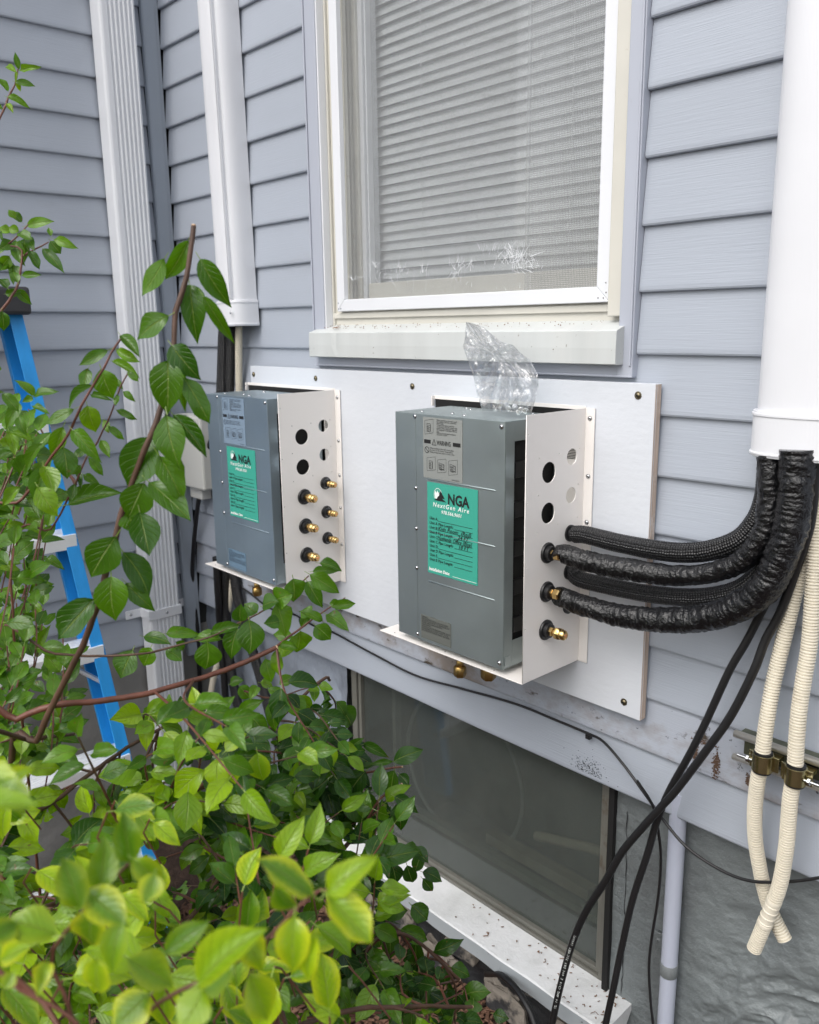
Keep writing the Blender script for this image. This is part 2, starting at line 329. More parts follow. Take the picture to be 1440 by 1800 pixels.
def thing(name, label, cat, loc=(0, 0, 0), group=None):
    o = bpy.data.objects.new(name, None); COL.objects.link(o); o.location = loc; o.empty_display_size = .05
    return tag(o, label, cat, group)
def tag(o, label, cat, group=None):
    o['label'] = label; o['category'] = cat
    if group: o['group'] = group
    return o
def spline(pts, step=.006):
    """Catmull-Rom through pts, resampled"""
    P = [Vector(p) for p in pts]; P = [P[0] * 2 - P[1]] + P + [P[-1] * 2 - P[-2]]; out = []
    for i in range(1, len(P) - 2):
        a, b, c, d = P[i - 1:i + 3]; n = max(2, int((c - b).length / step))
        for k in range(n):
            t = k / n; out.append(.5 * ((2 * b) + (c - a) * t + (2 * a - 5 * b + 4 * c - d) * t * t + (3 * b - a - 3 * c + d) * t ** 3))
    return out + [P[-2]]
def text(name, body, size, x, y, z, parent, m, bold=0, shear=0, sx=1, align='LEFT', space=1, lsp=1, rot=0):
    c = bpy.data.curves.new(name, 'FONT'); c.body = body; c.size = size; c.offset = bold; c.shear = shear; c.align_x = align
    c.space_character = space; c.space_line = lsp; c.materials.append(MT[m]); c.resolution_u = 2; c.fill_mode = 'FRONT'
    o = bpy.data.objects.new(name, c); COL.objects.link(o); o.location = (x, y, z); o.rotation_euler = (PI / 2, rot, 0); o.scale = (sx, 1, 1); o.parent = parent
    return o
def sheet(name, outer, holes, th, m, parent, frame, loc):
    """flat plate with real holes; outer and holes in local 2D; frame 'YZ' (facing X) or 'XZ' (facing Y)"""
    c = bpy.data.curves.new(name, 'CURVE'); c.dimensions = '2D'; c.fill_mode = 'BOTH'; c.extrude = th / 2
    def sp(pts):
        s = c.splines.new('POLY'); s.points.add(len(pts) - 1)
        for i, p in enumerate(pts): s.points[i].co = (p[0], p[1], 0, 1)
        s.use_cyclic_u = True
    sp(outer)
    for h in holes:
        if len(h) == 3: sp([(h[0] + h[2] * math.cos(2 * PI * k / 24), h[1] + h[2] * math.sin(2 * PI * k / 24)) for k in range(24)])
        else: sp(h)
    c.materials.append(MT[m]); o = bpy.data.objects.new(name, c); COL.objects.link(o); o.parent = parent
    if frame == 'YZ': mm = Matrix(((0, 0, 1), (1, 0, 0), (0, 1, 0)))
    else: mm = Matrix(((1, 0, 0), (0, 0, -1), (0, 1, 0)))
    o.matrix_local = Matrix.Translation(loc) @ mm.to_4x4(); return o
def rect(a, b, c, d): return [(a, c), (b, c), (b, d), (a, d)]

# ================================================================ GROUND
g = MB(); g.add([(-40, -60, .05), (60, -60, .05), (60, 20, .05), (-40, 20, .05)], [(0, 1, 2, 3)])
go = g.obj('ground', 'mulch'); go['kind'] = 'structure'; go['label'] = 'dark brown mulched ground at the foot of the house'
mc = MB(); rg = random.Random(3)
for i in range(5200):
    x = rg.uniform(-1.95, -.75); y = -rg.random() ** 1.2 * .75 - .0; z = .052 + rg.random() * .012
    l = rg.uniform(.006, .022); w = rg.uniform(.002, .006); a = rg.uniform(0, PI); ti = rg.uniform(-.5, .5)
    d = Vector((math.cos(a), math.sin(a), ti)) * l; e = Vector((-math.sin(a), math.cos(a), rg.uniform(-.4, .4))) * w; p = Vector((x, y, z)); h = Vector((0, 0, .0025))
    mc.add([p - d - e, p + d - e * .4, p + d * .9 + e, p - d * .8 + e, p - d * .9 - e * .8 + h, p + d * .8 - e * .3 + h, p + d * .7 + e * .8 + h, p - d * .7 + e * .7 + h],
           [(0, 1, 5, 4), (1, 2, 6, 5), (2, 3, 7, 6), (3, 0, 4, 7), (4, 5, 6, 7)])
co = mc.obj('mulch', 'chip'); co['kind'] = 'stuff'; co['label'] = 'loose reddish brown wood chips scattered below the basement window'; co['category'] = 'mulch'

# ================================================================ HOUSE WALL (main, facing the camera side) y = 0
XC = -2.385
def zc_(k): return 1.6495 + k * (.1022 if k > 0 else .1003)
hw = thing('house_wall', 'blue-grey lap siding wall that carries the window and both metal boxes', 'wall', (-1, 0, .745))
def lap(parent, a, b, z0, z1, wall, m='siding'):
    """one lap of siding from a to b along the wall, with a curled bottom lip"""
    pr = [(.0145, z0 + .003), (.006, z0), (.0012, z0 + .0012), (0, z0 + .004), (0.0, z0 + .010), (.0095, z1 + .006), (.0135, z1 + .006)]
    mb = MB(); n = max(2, int(abs(b - a) / .12)); vs = []; rs = random.Random(int(z0 * 1000) + int(a * 100)); ph = rs.random() * 9
    for i in range(n + 1):
        t = a + (b - a) * i / n; wv = .0009 * math.sin(t * 2.3 + ph) + .0005 * math.sin(t * 7 + ph * 2)
        for (d, z) in pr:
            vs.append((t, d + wv * .5, z + wv) if wall == 'y' else (XC - d - wv * .5, t, z + wv))
    q = len(pr); fs = [(i * q + j, (i + 1) * q + j, (i + 1) * q + j + 1, i * q + j + 1) for i in range(n) for j in range(q - 1)]
    fs += [tuple(range(q)), tuple(range(n * q, n * q + q))[::-1]]
    mb.add(vs, fs); o = mb.obj('siding_board', m, parent); o.location = -parent.location; return o
WL, WR = -1.692, -.803
k = -9
while zc_(k) < 3.2:
    z0, z1 = zc_(k), zc_(k + 1)
    dirty = k == -8
    if z0 < 1.505 - .0:
        segs = [(XC + .012, 1.3)]
    else: segs = [(XC + .012, WL - .001), (WR + .001, 1.3)]
    for a, b in segs: lap(hw, a, b, z0, z1, 'y', 'siding_dirty' if dirty else 'siding')
    k += 1
def P_(parent, mb, name, m, bevel=0):
    o = mb.obj(name, m, parent, bevel); o.location = -parent.location; return o
P_(hw, MB().box(XC - .06, WL, .016, .12, .76, 3.3).box(WR, 1.3, .016, .12, .76, 3.3).box(WL, WR, .016, .12, .76, 1.56), 'sheathing', 'dark')
P_(hw, MB().prism([(XC - .004, 0.0), (XC + .011, 0.0), (XC + .011, -.008), (XC + .0125, -.010), (XC + .0125, -.044), (XC + .009, -.048), (XC - .004, -.048)], 2, .577, 3.2), 'corner_post', 'trim_dark')
# stains and rust scars on the weathered board
st = MB(); r3 = random.Random(5)
def stain(cx, cz, w, h, n, hw_):
    for i in range(n):
        a = r3.gauss(0, .5); b = r3.gauss(0, .5); x = cx + a * w; z = cz + b * h; s = r3.uniform(.0006, .0022); y = -.0006 + max(0, (z - .8455 - .01) * .09)
        st.add([(x - s, y - .0006, z - s * .6), (x + s, y - .0006, z - s * .3), (x + s * .6, y - .0006, z + s), (x - s * .5, y - .0006, z + s * .7)], [(0, 1, 2, 3)])
stain(-.655, .885, .004, .020, 160, 0); stain(-.615, .875, .006, .022, 190, 0); stain(-.64, .905, .02, .004, 90, 0)
stain(-.56, .87, .004, .012, 60, 0)
P_(hw, st, 'dirt_specks', mat('rusty_dirt', (.10, .06, .04), .9))['kind'] = 'stuff'
m2 = MB(); st = m2
for i in range(260):
    x = -.868 + r3.gauss(0, .020); z = .757 + abs(r3.gauss(0, .016)) * max(0, 1 - abs(x + .88) * 4); s = r3.uniform(.0003, .0011); y = -.0008 + max(0, (z - .755)) * .09
    if z < .757: continue
    m2.add([(x - s, y - .0005, z - s), (x + s, y - .0005, z - s * .5), (x + s * .4, y - .0005, z + s), (x - s, y - .0005, z + s * .5)], [(0, 1, 2, 3)])
P_(hw, m2, 'mould_specks', mat('black_mould', (.02, .02, .018), .9))['kind'] = 'stuff'

# ================================================================ SIDE WALL (left, perpendicular)
sw = thing('side_wall', 'blue-grey lap siding wall on the left behind the ladder and downspout', 'wall', (XC, -.7, .65))
k = -10
while zc_(k) < 3.2:
    lap(sw, -1.5, -.049, zc_(k), zc_(k + 1), 'x'); k += 1
P_(sw, MB().box(XC - .14, XC - .016, -1.5, .12, .66, 3.3), 'sheathing', 'dark')

# ================================================================ FOUNDATIONS
def relief(name, parent, x0, x1, z0, z1, y, amp, m, nx, nz_, fn):
    vs = []; 
    for j in range(nz_ + 1):
        for i in range(nx + 1):
            x = x0 + (x1 - x0) * i / nx; z = z0 + (z1 - z0) * j / nz_
            vs.append((x, y - fn(x, z), z))
    q = nx + 1; fs = [(j * q + i, j * q + i + 1, (j + 1) * q + i + 1, (j + 1) * q + i) for j in range(nz_) for i in range(nx)]
    mb = MB(True); mb.add(vs, fs, None, True); return P_(parent, mb, name, m)
fw = thing('foundation_wall', 'grey painted stone foundation under the siding, rough at the lower right', 'wall', (-.7, .04, .05))
def fR(x, z):
    v = .004 * noise.noise(Vector((x * 9, z * 9, 1))) + .0015 * noise.noise(Vector((x * 40, z * 40, 3)))
    k = min(1, max(0, (x + .665) * 9)) * min(1, max(0, (.64 - z + .25 * (x + .6)) * 3.0))
    u = x * .8 + z * .6; w = -x * .6 + z * .8
    v += min(1, max(0, (x + .68) * 9)) * .010 * noise.fractal(Vector((u * 3 + 8, w * 6, 6)), 1, 2, 5)
    v += k * .62 * (.030 * noise.fractal(Vector((u * 4 + 5, w * 8, 2)), 1, 2, 6) + .030 * (1 - abs(noise.noise(Vector((u * 7, w * 15 + .8 * math.sin(u * 9), 4))) * 2)) ** 2 + .011 * (1 - abs(noise.noise(Vector((u * 19, w * 42, 9))) * 2)) + .005 * (1 - abs(noise.noise(Vector((u * 45, w * 90, 3))) * 2)) - .010)
    return v
relief('stone_face', fw, -.838, .35, -.05, .76, .040, 1, 'found', 420, 290, fR)
relief('far_face', fw, .35, 1.3, -.05, .76, .040, 1, 'found', 60, 50, fR)
relief('scraped_face', fw, XC, -1.662, -.05, .76, .035, 1, 'foundL', 140, 120, lambda x, z: .012 * noise.fractal(Vector((x * 5, z * 4, 7)), 1, 2, 4) + .002 * noise.noise(Vector((x * 40, z * 30, 3))))
relief('tar_face', fw, -1.70, -.80, -.05, .26, .020, 1, 'tar', 120, 40, lambda x, z: .022 * noise.fractal(Vector((x * 8, z * 9, 7)), 1, 2, 4))
for i, (x, z, rx, rz) in enumerate(((-1.58, .10, .07, .05), (-1.43, .12, .06, .045), (-1.44, .19, .05, .022), (-1.29, .09, .06, .035), (-1.22, .16, .05, .03), (-1.08, .10, .07, .045), (-1.02, .18, .035, .02), (-.90, .12, .06, .05))):
    bm = bmesh.new(); bmesh.ops.create_icosphere(bm, subdivisions=3, radius=1)
    for v in bm.verts:
        c = Vector([math.copysign(abs(q) ** .55, q) for q in v.co]); n_ = .85 + .42 * noise.fractal(c * 1.1 + Vector((i * 3.3, 0, 0)), 1, 2, 4); v.co = Vector((c.x * rx * n_, c.y * .020 * n_, c.z * rz * n_))
    me = bpy.data.meshes.new('stone'); bm.to_mesh(me); bm.free(); me.materials.append(MT['stone'])
    o = bpy.data.objects.new('stone', me); COL.objects.link(o); o.parent = fw; o.location = Vector((x, .012, z)) - fw.location
# crack beside basement window
cr = MB(); zz = .28; xx = -.800
cp = []
while zz < .69: cp.append(Vector((xx + r3.uniform(-.002, .002), .0385 , zz))); zz += .012; xx += r3.uniform(-.0018, .0016)
cr.tube(cp, lambda t, L: .0004 + .0007 * abs(math.sin(L * 60)), 4)
P_(fw, cr, 'crack', MT['tar'])
sf = thing('side_foundation', 'bare grey concrete foundation at lower left behind the ladder', 'wall', (XC, -.7, .05))
vs = []; mb = MB(); nx, nzz = 60, 40
for j in range(nzz + 1):
    for i in range(nx + 1):
        y = -1.5 + 1.55 * i / nx; z = -.05 + .72 * j / nzz; vs.append((XC - .005 + .010 * noise.fractal(Vector((y * 6, z * 6, 9)), 1, 2, 4), y, z))
q = nx + 1; mb.add(vs, [(j * q + i, j * q + i + 1, (j + 1) * q + i + 1, (j + 1) * q + i) for j in range(nzz) for i in range(nx)], None, True)
P_(sf, mb, 'concrete_face', 'concrete')

# ================================================================ UPPER WINDOW
wn = thing('window', 'white framed window with closed blinds and torn film above the metal boxes', 'window', (-1.25, 0, 1.53))
ZT = 3.0
P_(wn, MB().box(WL, -1.645, -.010, .015, 1.555, ZT).box(WL + .006, WL + .010, -.014, -.0105, 1.56, ZT), 'casing', 'trim', .0015)
P_(wn, MB().box(-.832, WR, -.010, .015, 1.512, ZT).box(WR - .006, WR - .002, -.0135, -.0105, 1.53, ZT), 'casing', 'trim', .0015)
P_(wn, MB().box(-1.690, WR - .002, -.007, .015, 1.5105, 1.538).box(-1.690, WR, -.0105, -.0075, 1.5115, 1.5145), 'channel', 'trim', .001)
# left jamb stepped profile, right stepped profile (cream / white)
P_(wn, MB().box(-1.6445, -1.640, -.008, .06, 1.59, ZT), 'jamb', 'white', .001)
P_(wn, MB().box(-1.6395, -1.585, .0175, .03, 1.60, ZT).box(-1.6395, -1.634, .011, .0172, 1.60, ZT), 'outer_stop', 'cream', .001)
P_(wn, MB().box(-.885, -.8325, .0175, .03, 1.60, ZT).box(-.862, -.8325, -.002, .0172, 1.612, ZT), 'outer_stop', 'cream', .002)
P_(wn, MB().box(-1.639, -.833, .018, .03, 1.604, 1.634).box(-1.639, -.833, .012, .0178, 1.620, 1.6325), 'bottom_stop', 'cream', .0015)
# storm frame with mitred corners
def frame(parent, x0, x1, z0, z1, y0, y1, w, m, name, bev=.0015):
    for pts in ([(x0, z0), (x1, z0), (x1 - w, z0 + w), (x0 + w, z0 + w)], [(x1, z0 + .0004), (x1, z1), (x1 - w, z1 - w), (x1 - w, z0 + w + .0004)],
                [(x1, z1), (x0, z1), (x0 + w, z1 - w), (x1 - w, z1 - w)], [(x0, z1), (x0, z0 + .0004), (x0 + w, z0 + w + .0004), (x0 + w, z1 - w)]):
        P_(parent, MB().prism(pts, 1, y0, y1), name, m, bev)
frame(wn, -1.612, -.863, 1.636, 2.98, .004, .0172, .0265, 'white', 'storm_frame')
for (x, z) in ((-1.606, 1.642), (-1.598, 1.6425), (-1.607, 1.655), (-.870, 1.668), (-.869, 1.652), (-.874, 1.643), (-.885, 1.6435)):
    P_(wn, MB().lathe((x, .0045, z), (0, -1, 0), [(0, .0016), (.0012, .0014)], 8), 'rivet', 'steel')
# inner sash
P_(wn, MB().box(-1.610, -1.597, .045, .10, 1.62, ZT).box(-1.596, -1.580, .052, .10, 1.62, ZT), 'inner_jamb', 'cream', .001)
P_(wn, MB().box(-.905, -.84, .045, .10, 1.62, ZT), 'inner_jamb', 'cream', .001)
P_(wn, MB().box(-1.5795, -1.566, .058, .095, 1.64, ZT).box(-1.565, -1.560, .064, .095, 1.69, ZT), 'sash_stile', 'white', .001)
P_(wn, MB().box(-1.5590, -.905, .056, .095, 1.63, 1.6985), 'sash_rail', 'cream', .002)
P_(wn, MB().box(-1.6, -.85, .030, .058, 1.605, 1.64), 'inner_ledge', 'cream')
P_(wn, MB().box(-1.585, -.889, .0195, .0215, 1.660, 2.96), 'glass', 'glass')
P_(wn, MB().box(-1.559, -.905, .078, .080, 1.695, 2.96), 'sash_glass', 'glass')
P_(wn, MB().box(-1.06, -.889, .0250, .0252, 1.660, 2.96), 'insect_screen', 'screen')
P_(wn, MB().box(-1.066, -1.058, .0240, .0260, 1.660, 2.96), 'screen_bar', 'glass')
# blind
zb = 1.70; sl_me = None
while zb < 2.95:
    c, s_ = math.cos(math.radians(60)), math.sin(math.radians(60)); pr = []
    for i in range(5):
        t = (i / 4 - .5) * .0245; bow = .0016 * (1 - (2 * i / 4 - 1) ** 2)
        pr.append((.112 + t * c - bow * s_, t * s_ - bow * c))
    if sl_me is None:
        mb = MB(); vs = [(x, p[0], p[1]) for x in (-1.60, -.89) for p in pr]; mb.add(vs, [(i, i + 1, 5 + i + 1, 5 + i) for i in range(4)], None, True)
        sl_me = mb.mesh('slat', 'slat')
    o = bpy.data.objects.new('slat', sl_me); COL.objects.link(o); o.parent = wn; o.location = Vector((0, 0, zb)) - wn.location; o.rotation_euler = (0, math.radians(RNG.uniform(-.05, .05)), 0)
    zb += .0208
P_(wn, MB().box(-1.7, -.7, .6, .62, 1.3, 3.2).box(-1.7, -1.69, .13, .6, 1.3, 3.2).box(-.71, -.7, .13, .6, 1.3, 3.2).box(-1.7, -.7, .13, .62, 1.3, 1.31).box(-1.7, -.7, .13, .62, 3.2, 3.21), 'room_interior', 'room')
for x in (-1.42, -1.02): P_(wn, MB().tube([(x, .098, 1.70), (x, .098, 2.95)], .0008, 5), 'cord', 'slat')
# sill with sloping top and dented face
sm = MB(); n = 60; vs = []
for i in range(n + 1):
    x = -1.678 + (-.821 + 1.678) * i / n; d = -.004 * math.exp(-((x + 1.575) / .010) ** 2)
    for (y, z) in ((.03, 1.610), (.0, 1.5995), (-.0305 - d, 1.5895 + d * .4), (-.032 - d, 1.588), (-.033 - d * .7, 1.56), (-.0325, 1.534), (-.030, 1.5325), (.014, 1.5335)): vs.append((x, y, z))
q = 8; sm.add(vs, [(i * q + j, i * q + j + 1, (i + 1) * q + j + 1, (i + 1) * q + j) for i in range(n) for j in range(q - 1)] + [tuple(range(q))[::-1], tuple(range(n * q, n * q + q))])
P_(wn, sm, 'sill', 'sillwhite')
fi = MB()
for i in range(150):
    x = -1.66 + r3.random() ** 1.3 * .8; t = r3.random(); y = .012 - t * .036; z = 1.5905 + (.0335 + y) * .27 + .003; s = r3.uniform(.0006, .0022)
    if i < 26: x = -1.60 + r3.gauss(0, .006); y = -.012 + r3.gauss(0, .003); z = 1.5905 + (.0335 + y) * .27 + .0032
    fi.add([(x - s, y, z), (x, y - s, z), (x + s, y, z), (x, y + s, z), (x, y, z + s * 1.2)], [(0, 1, 4), (1, 2, 4), (2, 3, 4), (3, 0, 4)])
o = P_(wn, fi, 'debris', 'litter'); o['kind'] = 'stuff'
# torn plastic film strands stuck on the pane
tf = MB(); rt = random.Random(11)
def arcs(px, py, n, spread, ln, fan):
    for i in range(n):
        x, y = px + rt.gauss(0, spread), py + rt.gauss(0, spread * .35)
        a = math.radians(rt.uniform(*fan)); L = rt.uniform(.3, 1) * ln; cu = rt.uniform(-.6, .6); P = []
        for k in range(6):
            t = k / 5; P.append(ony(x + math.cos(a + cu * t) * L * t, y - math.sin(a + cu * t) * L * t, .0188 - .002 * rt.random()))
        tf.tube(P, lambda t, L, q=.00012 + rt.random() ** 2 * .00055: q * (1.1 - t), 3)
arcs(680, 480, 26, 22, 22, (200, 300)); arcs(662, 470, 14, 6, 22, (60, 120)); arcs(622, 492, 14, 4, 18, (40, 140)); arcs(702, 478, 12, 8, 36, (60, 140))
arcs(812, 470, 30, 11, 26, (30, 150)); arcs(800, 478, 16, 6, 24, (240, 300)); arcs(862, 440, 18, 14, 20, (70, 110)); arcs(895, 434, 12, 6, 40, (-70, -30))
arcs(905, 458, 46, 14, 36, (20, 110)); arcs(925, 470, 30, 18, 22, (60, 180)); arcs(745, 478, 9, 3, 22, (60, 120)); arcs(750, 505, 8, 30, 10, (70, 110)); arcs(860, 506, 22, 60, 10, (60, 120))
for x, y0, y1 in ((750, 470, 514), (728, 470, 514), (700, 500, 514), (812, 450, 500), (933, 470, 514)):
    w = .0003 if y1 - y0 < 60 else .0010
    tf.tube([ony(x, y0, .0186), ony(x + (y0 - y1) * .035, y1, .0186)], w * .5, 3)
P_(wn, tf, 'torn_film', glass('white_torn_film', (.9, .9, .9), .9, .2, 1.5, (.92, .94, .97), .7))['kind'] = 'stuff'

# ================================================================ BASEMENT WINDOW
bw = thing('basement_window', 'dark dusty basement window with a speckled white sill, below the siding', 'window', (-1.25, .05, .28))
frame(bw, -1.655, -.840, .262, .748, .046, .078, .020, 'bronze', 'frame', .001)
frame(bw, -1.634, -.861, .283, .727, .052, .075, .010, 'bronze', 'inner_frame', .001)
P_(bw, MB().box(-1.623, -.872, .062, .064, .294, .716), 'pane', 'bglass')
P_(bw, MB().box(-1.60, -.88, .105, .125, .345, .362), 'inner_rail', 'bronze')
P_(bw, MB().box(-1.56, -1.548, .105, .125, .25, .7), 'inner_stile', 'bronze')
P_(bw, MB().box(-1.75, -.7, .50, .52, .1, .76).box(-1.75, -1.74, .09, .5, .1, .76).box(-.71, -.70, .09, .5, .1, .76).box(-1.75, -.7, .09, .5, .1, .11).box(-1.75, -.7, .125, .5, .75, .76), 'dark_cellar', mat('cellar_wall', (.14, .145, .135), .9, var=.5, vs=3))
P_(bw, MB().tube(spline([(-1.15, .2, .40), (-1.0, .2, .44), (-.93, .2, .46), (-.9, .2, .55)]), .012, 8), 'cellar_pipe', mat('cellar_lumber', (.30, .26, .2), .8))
P_(bw, MB().tube([Vector((-1.36 + .20 * math.cos(a), .16, .50 + .20 * math.sin(a))) for a in [PI * 2 * i / 60 for i in range(61)]], .005, 6), 'pane_reflection_ring', mat('pane_reflection_grey', (.20, .205, .20), .6))  # ring added to stand for a curved reflection in the pane
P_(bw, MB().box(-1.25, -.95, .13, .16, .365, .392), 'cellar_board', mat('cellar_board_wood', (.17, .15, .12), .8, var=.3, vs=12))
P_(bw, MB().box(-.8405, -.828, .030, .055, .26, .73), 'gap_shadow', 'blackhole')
si = MB(); n = 80; vs = []
for i in range(n + 1):
    x = -1.72 + (-.775 + 1.72) * i / n; w = .002 * noise.noise(Vector((x * 12, 0, 0)))
    for (y, z) in ((.05, .275), (.0, .272), (-.050 + w, .2685), (-.0535 + w, .266), (-.054 + w, .232 + w), (-.050 + w, .230), (.02, .23)): vs.append((x, y, z))
q = 7; si.add(vs, [(i * q + j, i * q + j + 1, (i + 1) * q + j + 1, (i + 1) * q + j) for i in range(n) for j in range(q - 1)] + [tuple(range(q))[::-1], tuple(range(n * q, n * q + q))])
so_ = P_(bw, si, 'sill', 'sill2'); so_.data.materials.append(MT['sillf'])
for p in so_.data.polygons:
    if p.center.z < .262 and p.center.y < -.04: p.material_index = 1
li = MB()
for i in range(60):
    x = -1.25 + r3.random() ** .6 * .46; y = r3.uniform(-.048, .040); z = .2745 + y * .06; a = r3.uniform(0, PI); L = r3.uniform(.002, .010)
    if i < 52: L *= .35
    li.tube([(x, y, z), (x + math.cos(a) * L, y + math.sin(a) * L, z + r3.random() * .002), (x + math.cos(a + .7) * L * 1.8, y + math.sin(a + .7) * L * 1.8, z)], .0007 + .0007 * r3.random(), 4)
P_(bw, li, 'debris', 'litter')['kind'] = 'stuff'

# ================================================================ MOUNTING BOARD
BX0, BX1, BZ0, BZ1 = -1.963, -.7505, .914, 1.5035
bd = thing('mounting_board', 'white painted plywood board behind the two metal boxes', 'board', (-1.36, -.004, BZ0))
P_(bd, MB().box(BX0, BX1 - .0006, -.020, -.002, BZ0, BZ1), 'panel', 'board', .0008)
pl = MB()
pl.box(BX1 - .0005, BX1, -.0196, -.0175, BZ0 + .0005, BZ1 - .001); pl.box(BX1 - .0005, BX1 + .0003, -.0148, -.0095, BZ0 + .0005, BZ1 - .001); pl.box(BX1 - .0005, BX1, -.009, -.003, BZ0 + .0005, BZ1 - .001)
P_(bd, pl, 'raw_edge', 'ply')
def screw(parent, p, d=(0, -1, 0), r=.0048, m='steel'):
    d = Vector(d); mb = MB().lathe(p, d, [(0, r * 1.35), (r * .12, r * 1.35), (r * .16, r), (r * .55, r * .8), (r * .7, r * .35)], 12)
    s = P_(parent, mb, 'screw', m)
    q = Vector(p) + d * r * .72; u = d.orthogonal().normalized(); w = d.cross(u); c = MB()
    for a, b in ((u, w), (w, u)):
        c.add([q - a * r * .5 - b * r * .12, q + a * r * .5 - b * r * .12, q + a * r * .5 + b * r * .12, q - a * r * .5 + b * r * .12], [(0, 1, 2, 3)])
    k = c.obj('cross_slot', 'blackhole', s); return s
for (px, py) in ((446, 658), (555, 665), (725, 679), (1122, 695), (1097, 1234)): screw(bd, ony(px, py, -.0202), (0, -1, 0), .0050, 'brassscrew')

# ================================================================ BRANCH BOXES
GZ = 1.0
def hexnut(mb, p, ax, r, l):
    mb.lathe(p, ax, [(0, r * .82), (l * .1, r), (l * .85, r), (l, r * .8)], 6, False)
def build_unit(ox, first):
    """ox: x of the side plate. All x below are relative to it."""
    lab = ('galvanised metal box with filled-in teal label and black hoses leaving its right side' if not first else
           'galvanised metal box with blank teal label and six bare brass fittings, beside the shrub')
    u = thing('branch_box', lab, 'metal box', (ox, -.02, .985), 'metal refrigerant boxes on the white board')
    L = u.location
    def Q(mb, name, m, bevel=0, parent=None):
        o = mb.obj(name, m, parent or u, bevel)
        if parent is None or parent is u: o.location = (ox - L.x, -L.y, -L.z)
        return o
    gm = 'galv_reflect' if first else 'galv'; wm = 'warn_reflect' if first else 'warnl'
    bx0, bx1, by, bz0, bz1 = -.323, -.047, -.180, 1.003, 1.443
    # galvanised body: open on the right side
    Q(MB().box(bx0, bx1, by + .0015, -.030, bz1 - .0015, bz1).box(bx0, bx1, by + .0015, -.030, bz0, bz0 + .0015).box(bx0, bx0 + .0015, by + .0015, -.03, bz0 + .0015, bz1 - .0015)
      .box(bx0, bx1, -.032, -.030, bz0 + .0015, bz1 - .0015), 'body_shell', gm, .0006)
    Q(MB().box(bx1 - .0015, bx1, by + .0016, by + .024, bz0 + .0016, bz1 - .0016).box(bx1 - .0015, bx1, -.046, -.032, bz0 + .0016, bz1 - .0016)
      .box(bx1 - .0015, bx1, by + .0241, -.0461, bz0 + .0016, 1.052).box(bx1 - .0015, bx1, by + .0241, -.0461, 1.408, bz1 - .0016), 'side_lip', gm, .0004)
    Q(MB().box(bx0, bx0 + .0560, by, by + .0014, bz0, bz1), 'front_strip', gm, .0007)
    Q(MB().box(bx0 + .0572, bx1, by - .0008, by + .0012, bz0 - .001, bz1 + .0006), 'front_panel', gm, .0008)
    Q(MB().box(bx1 + .0002, bx1 + .0012, by + .004, by + .016, 1.008, 1.026), 'corner_clip', gm, .0003)
    for z in (1.324, 1.225, 1.1275):
        Q(MB().lathe((bx0 + .088, by - .0004, z), (1, 0, 0), [(0, .0006), (.002, .0017), (.165, .0017), (.168, .0006)], 10), 'pressed_rib', gm)
    for z in (1.4374, 1.3025, 1.2243, 1.1466, 1.0125): Q2 = screw(u, Vector((bx0 + .0565 - .001, by - .0006, z)), (0, -1, 0), .0034); Q2.location = (ox - L.x, -L.y, -L.z)
    for z in (1.4345, 1.014): Q2 = screw(u, Vector((bx1 - .008, by - .0010, z)), (0, -1, 0), .0036); Q2.location = (ox - L.x, -L.y, -L.z)
    for (x, y) in ((-.26, -.05), (-.235, -.065), (-.21, -.14), (-.17, -.15), (-.095, -.05), (-.06, -.048), (-.28, -.15)):
        Q2 = screw(u, Vector((x, y, bz1)), (0, 0, 1), .003); Q2.location = (ox - L.x, -L.y, -L.z)
    # black insulation and port blocks seen through the open side
    Q(MB().box(bx1 - .03, bx1 - .010, by + .02, -.04, 1.045, 1.415), 'insulation_block', 'foam')
    for k in range(5):
        z = 1.075 + k * .07
        pb = Q(MB().box(bx1 - .010, bx1 - .003, by + .030, by + .072, z - .012, z + .016), 'port_block', 'blackp', .0015)
        MB().box(bx1 - .0035, bx1 - .002, by + .056, by + .060, z - .006, z + .012).obj('port_tab', 'blackp', pb, .0005)
    # casing: side plate with real openings
    so0 = [(-.1225, z, .0182) for z in (1.356, 1.286)] + [(-.060, z, .0142) for z in (1.376, 1.308)]
    so0 += [(-.1225, z, .0135) for z in (1.216, 1.146, 1.076)] + [(-.060, z, .0105) for z in (1.240, 1.170, 1.106)]
    so0 += [(y, z, .0014) for (y, z) in ((-.178, 1.425), (-.178, 1.31), (-.178, 1.2), (-.178, 1.09), (-.178, 1.01), (-.148, 1.383), (-.095, 1.385), (-.04, 1.388), (-.15, 1.32), (-.15, 1.255), (-.04, 1.325), (-.095, 1.262), (-.04, 1.265))]
    sheet('side_plate', rect(-.183, -.024, .9925, 1.457), [(h[0], h[1], h[2]) for h in so0], .0016, 'case', u, 'YZ', (ox - L.x, -L.y, -L.z))
    Q(MB().box(-.379, -.0009, -.183, -.024, .9900, .9916), 'bottom_plate', 'case', .0004)
    Q(MB().box(-.0008, .0195, -.0238, -.0215, .990, 1.4575), 'wall_tab', 'case', .0004)
    Q(MB().box(-.380, -.001, -.0225, -.0208, 1.4535, 1.4605).box(-.380, -.377, -.030, -.0226, 1.440, 1.4600), 'top_lip', 'case', .0003)
    Q(MB().box(-.376, -.002, -.0215, -.0208, .992, 1.4533), 'gap_shade_sheet', 'blackhole')  # black sheet added for the shade in the gap behind the box
    Q(MB().box(-.044, -.002, -.0240, -.0216, .994, 1.430), 'rear_bracket', 'case')
    b_ = MB(); [b_.box(-.040, -.018, -.0246, -.0241, 1.3655 + i * .0028, 1.3668 + i * .0028) for i in range(8)]; Q(b_, 'barcode', 'ink')['kind'] = 'stuff'
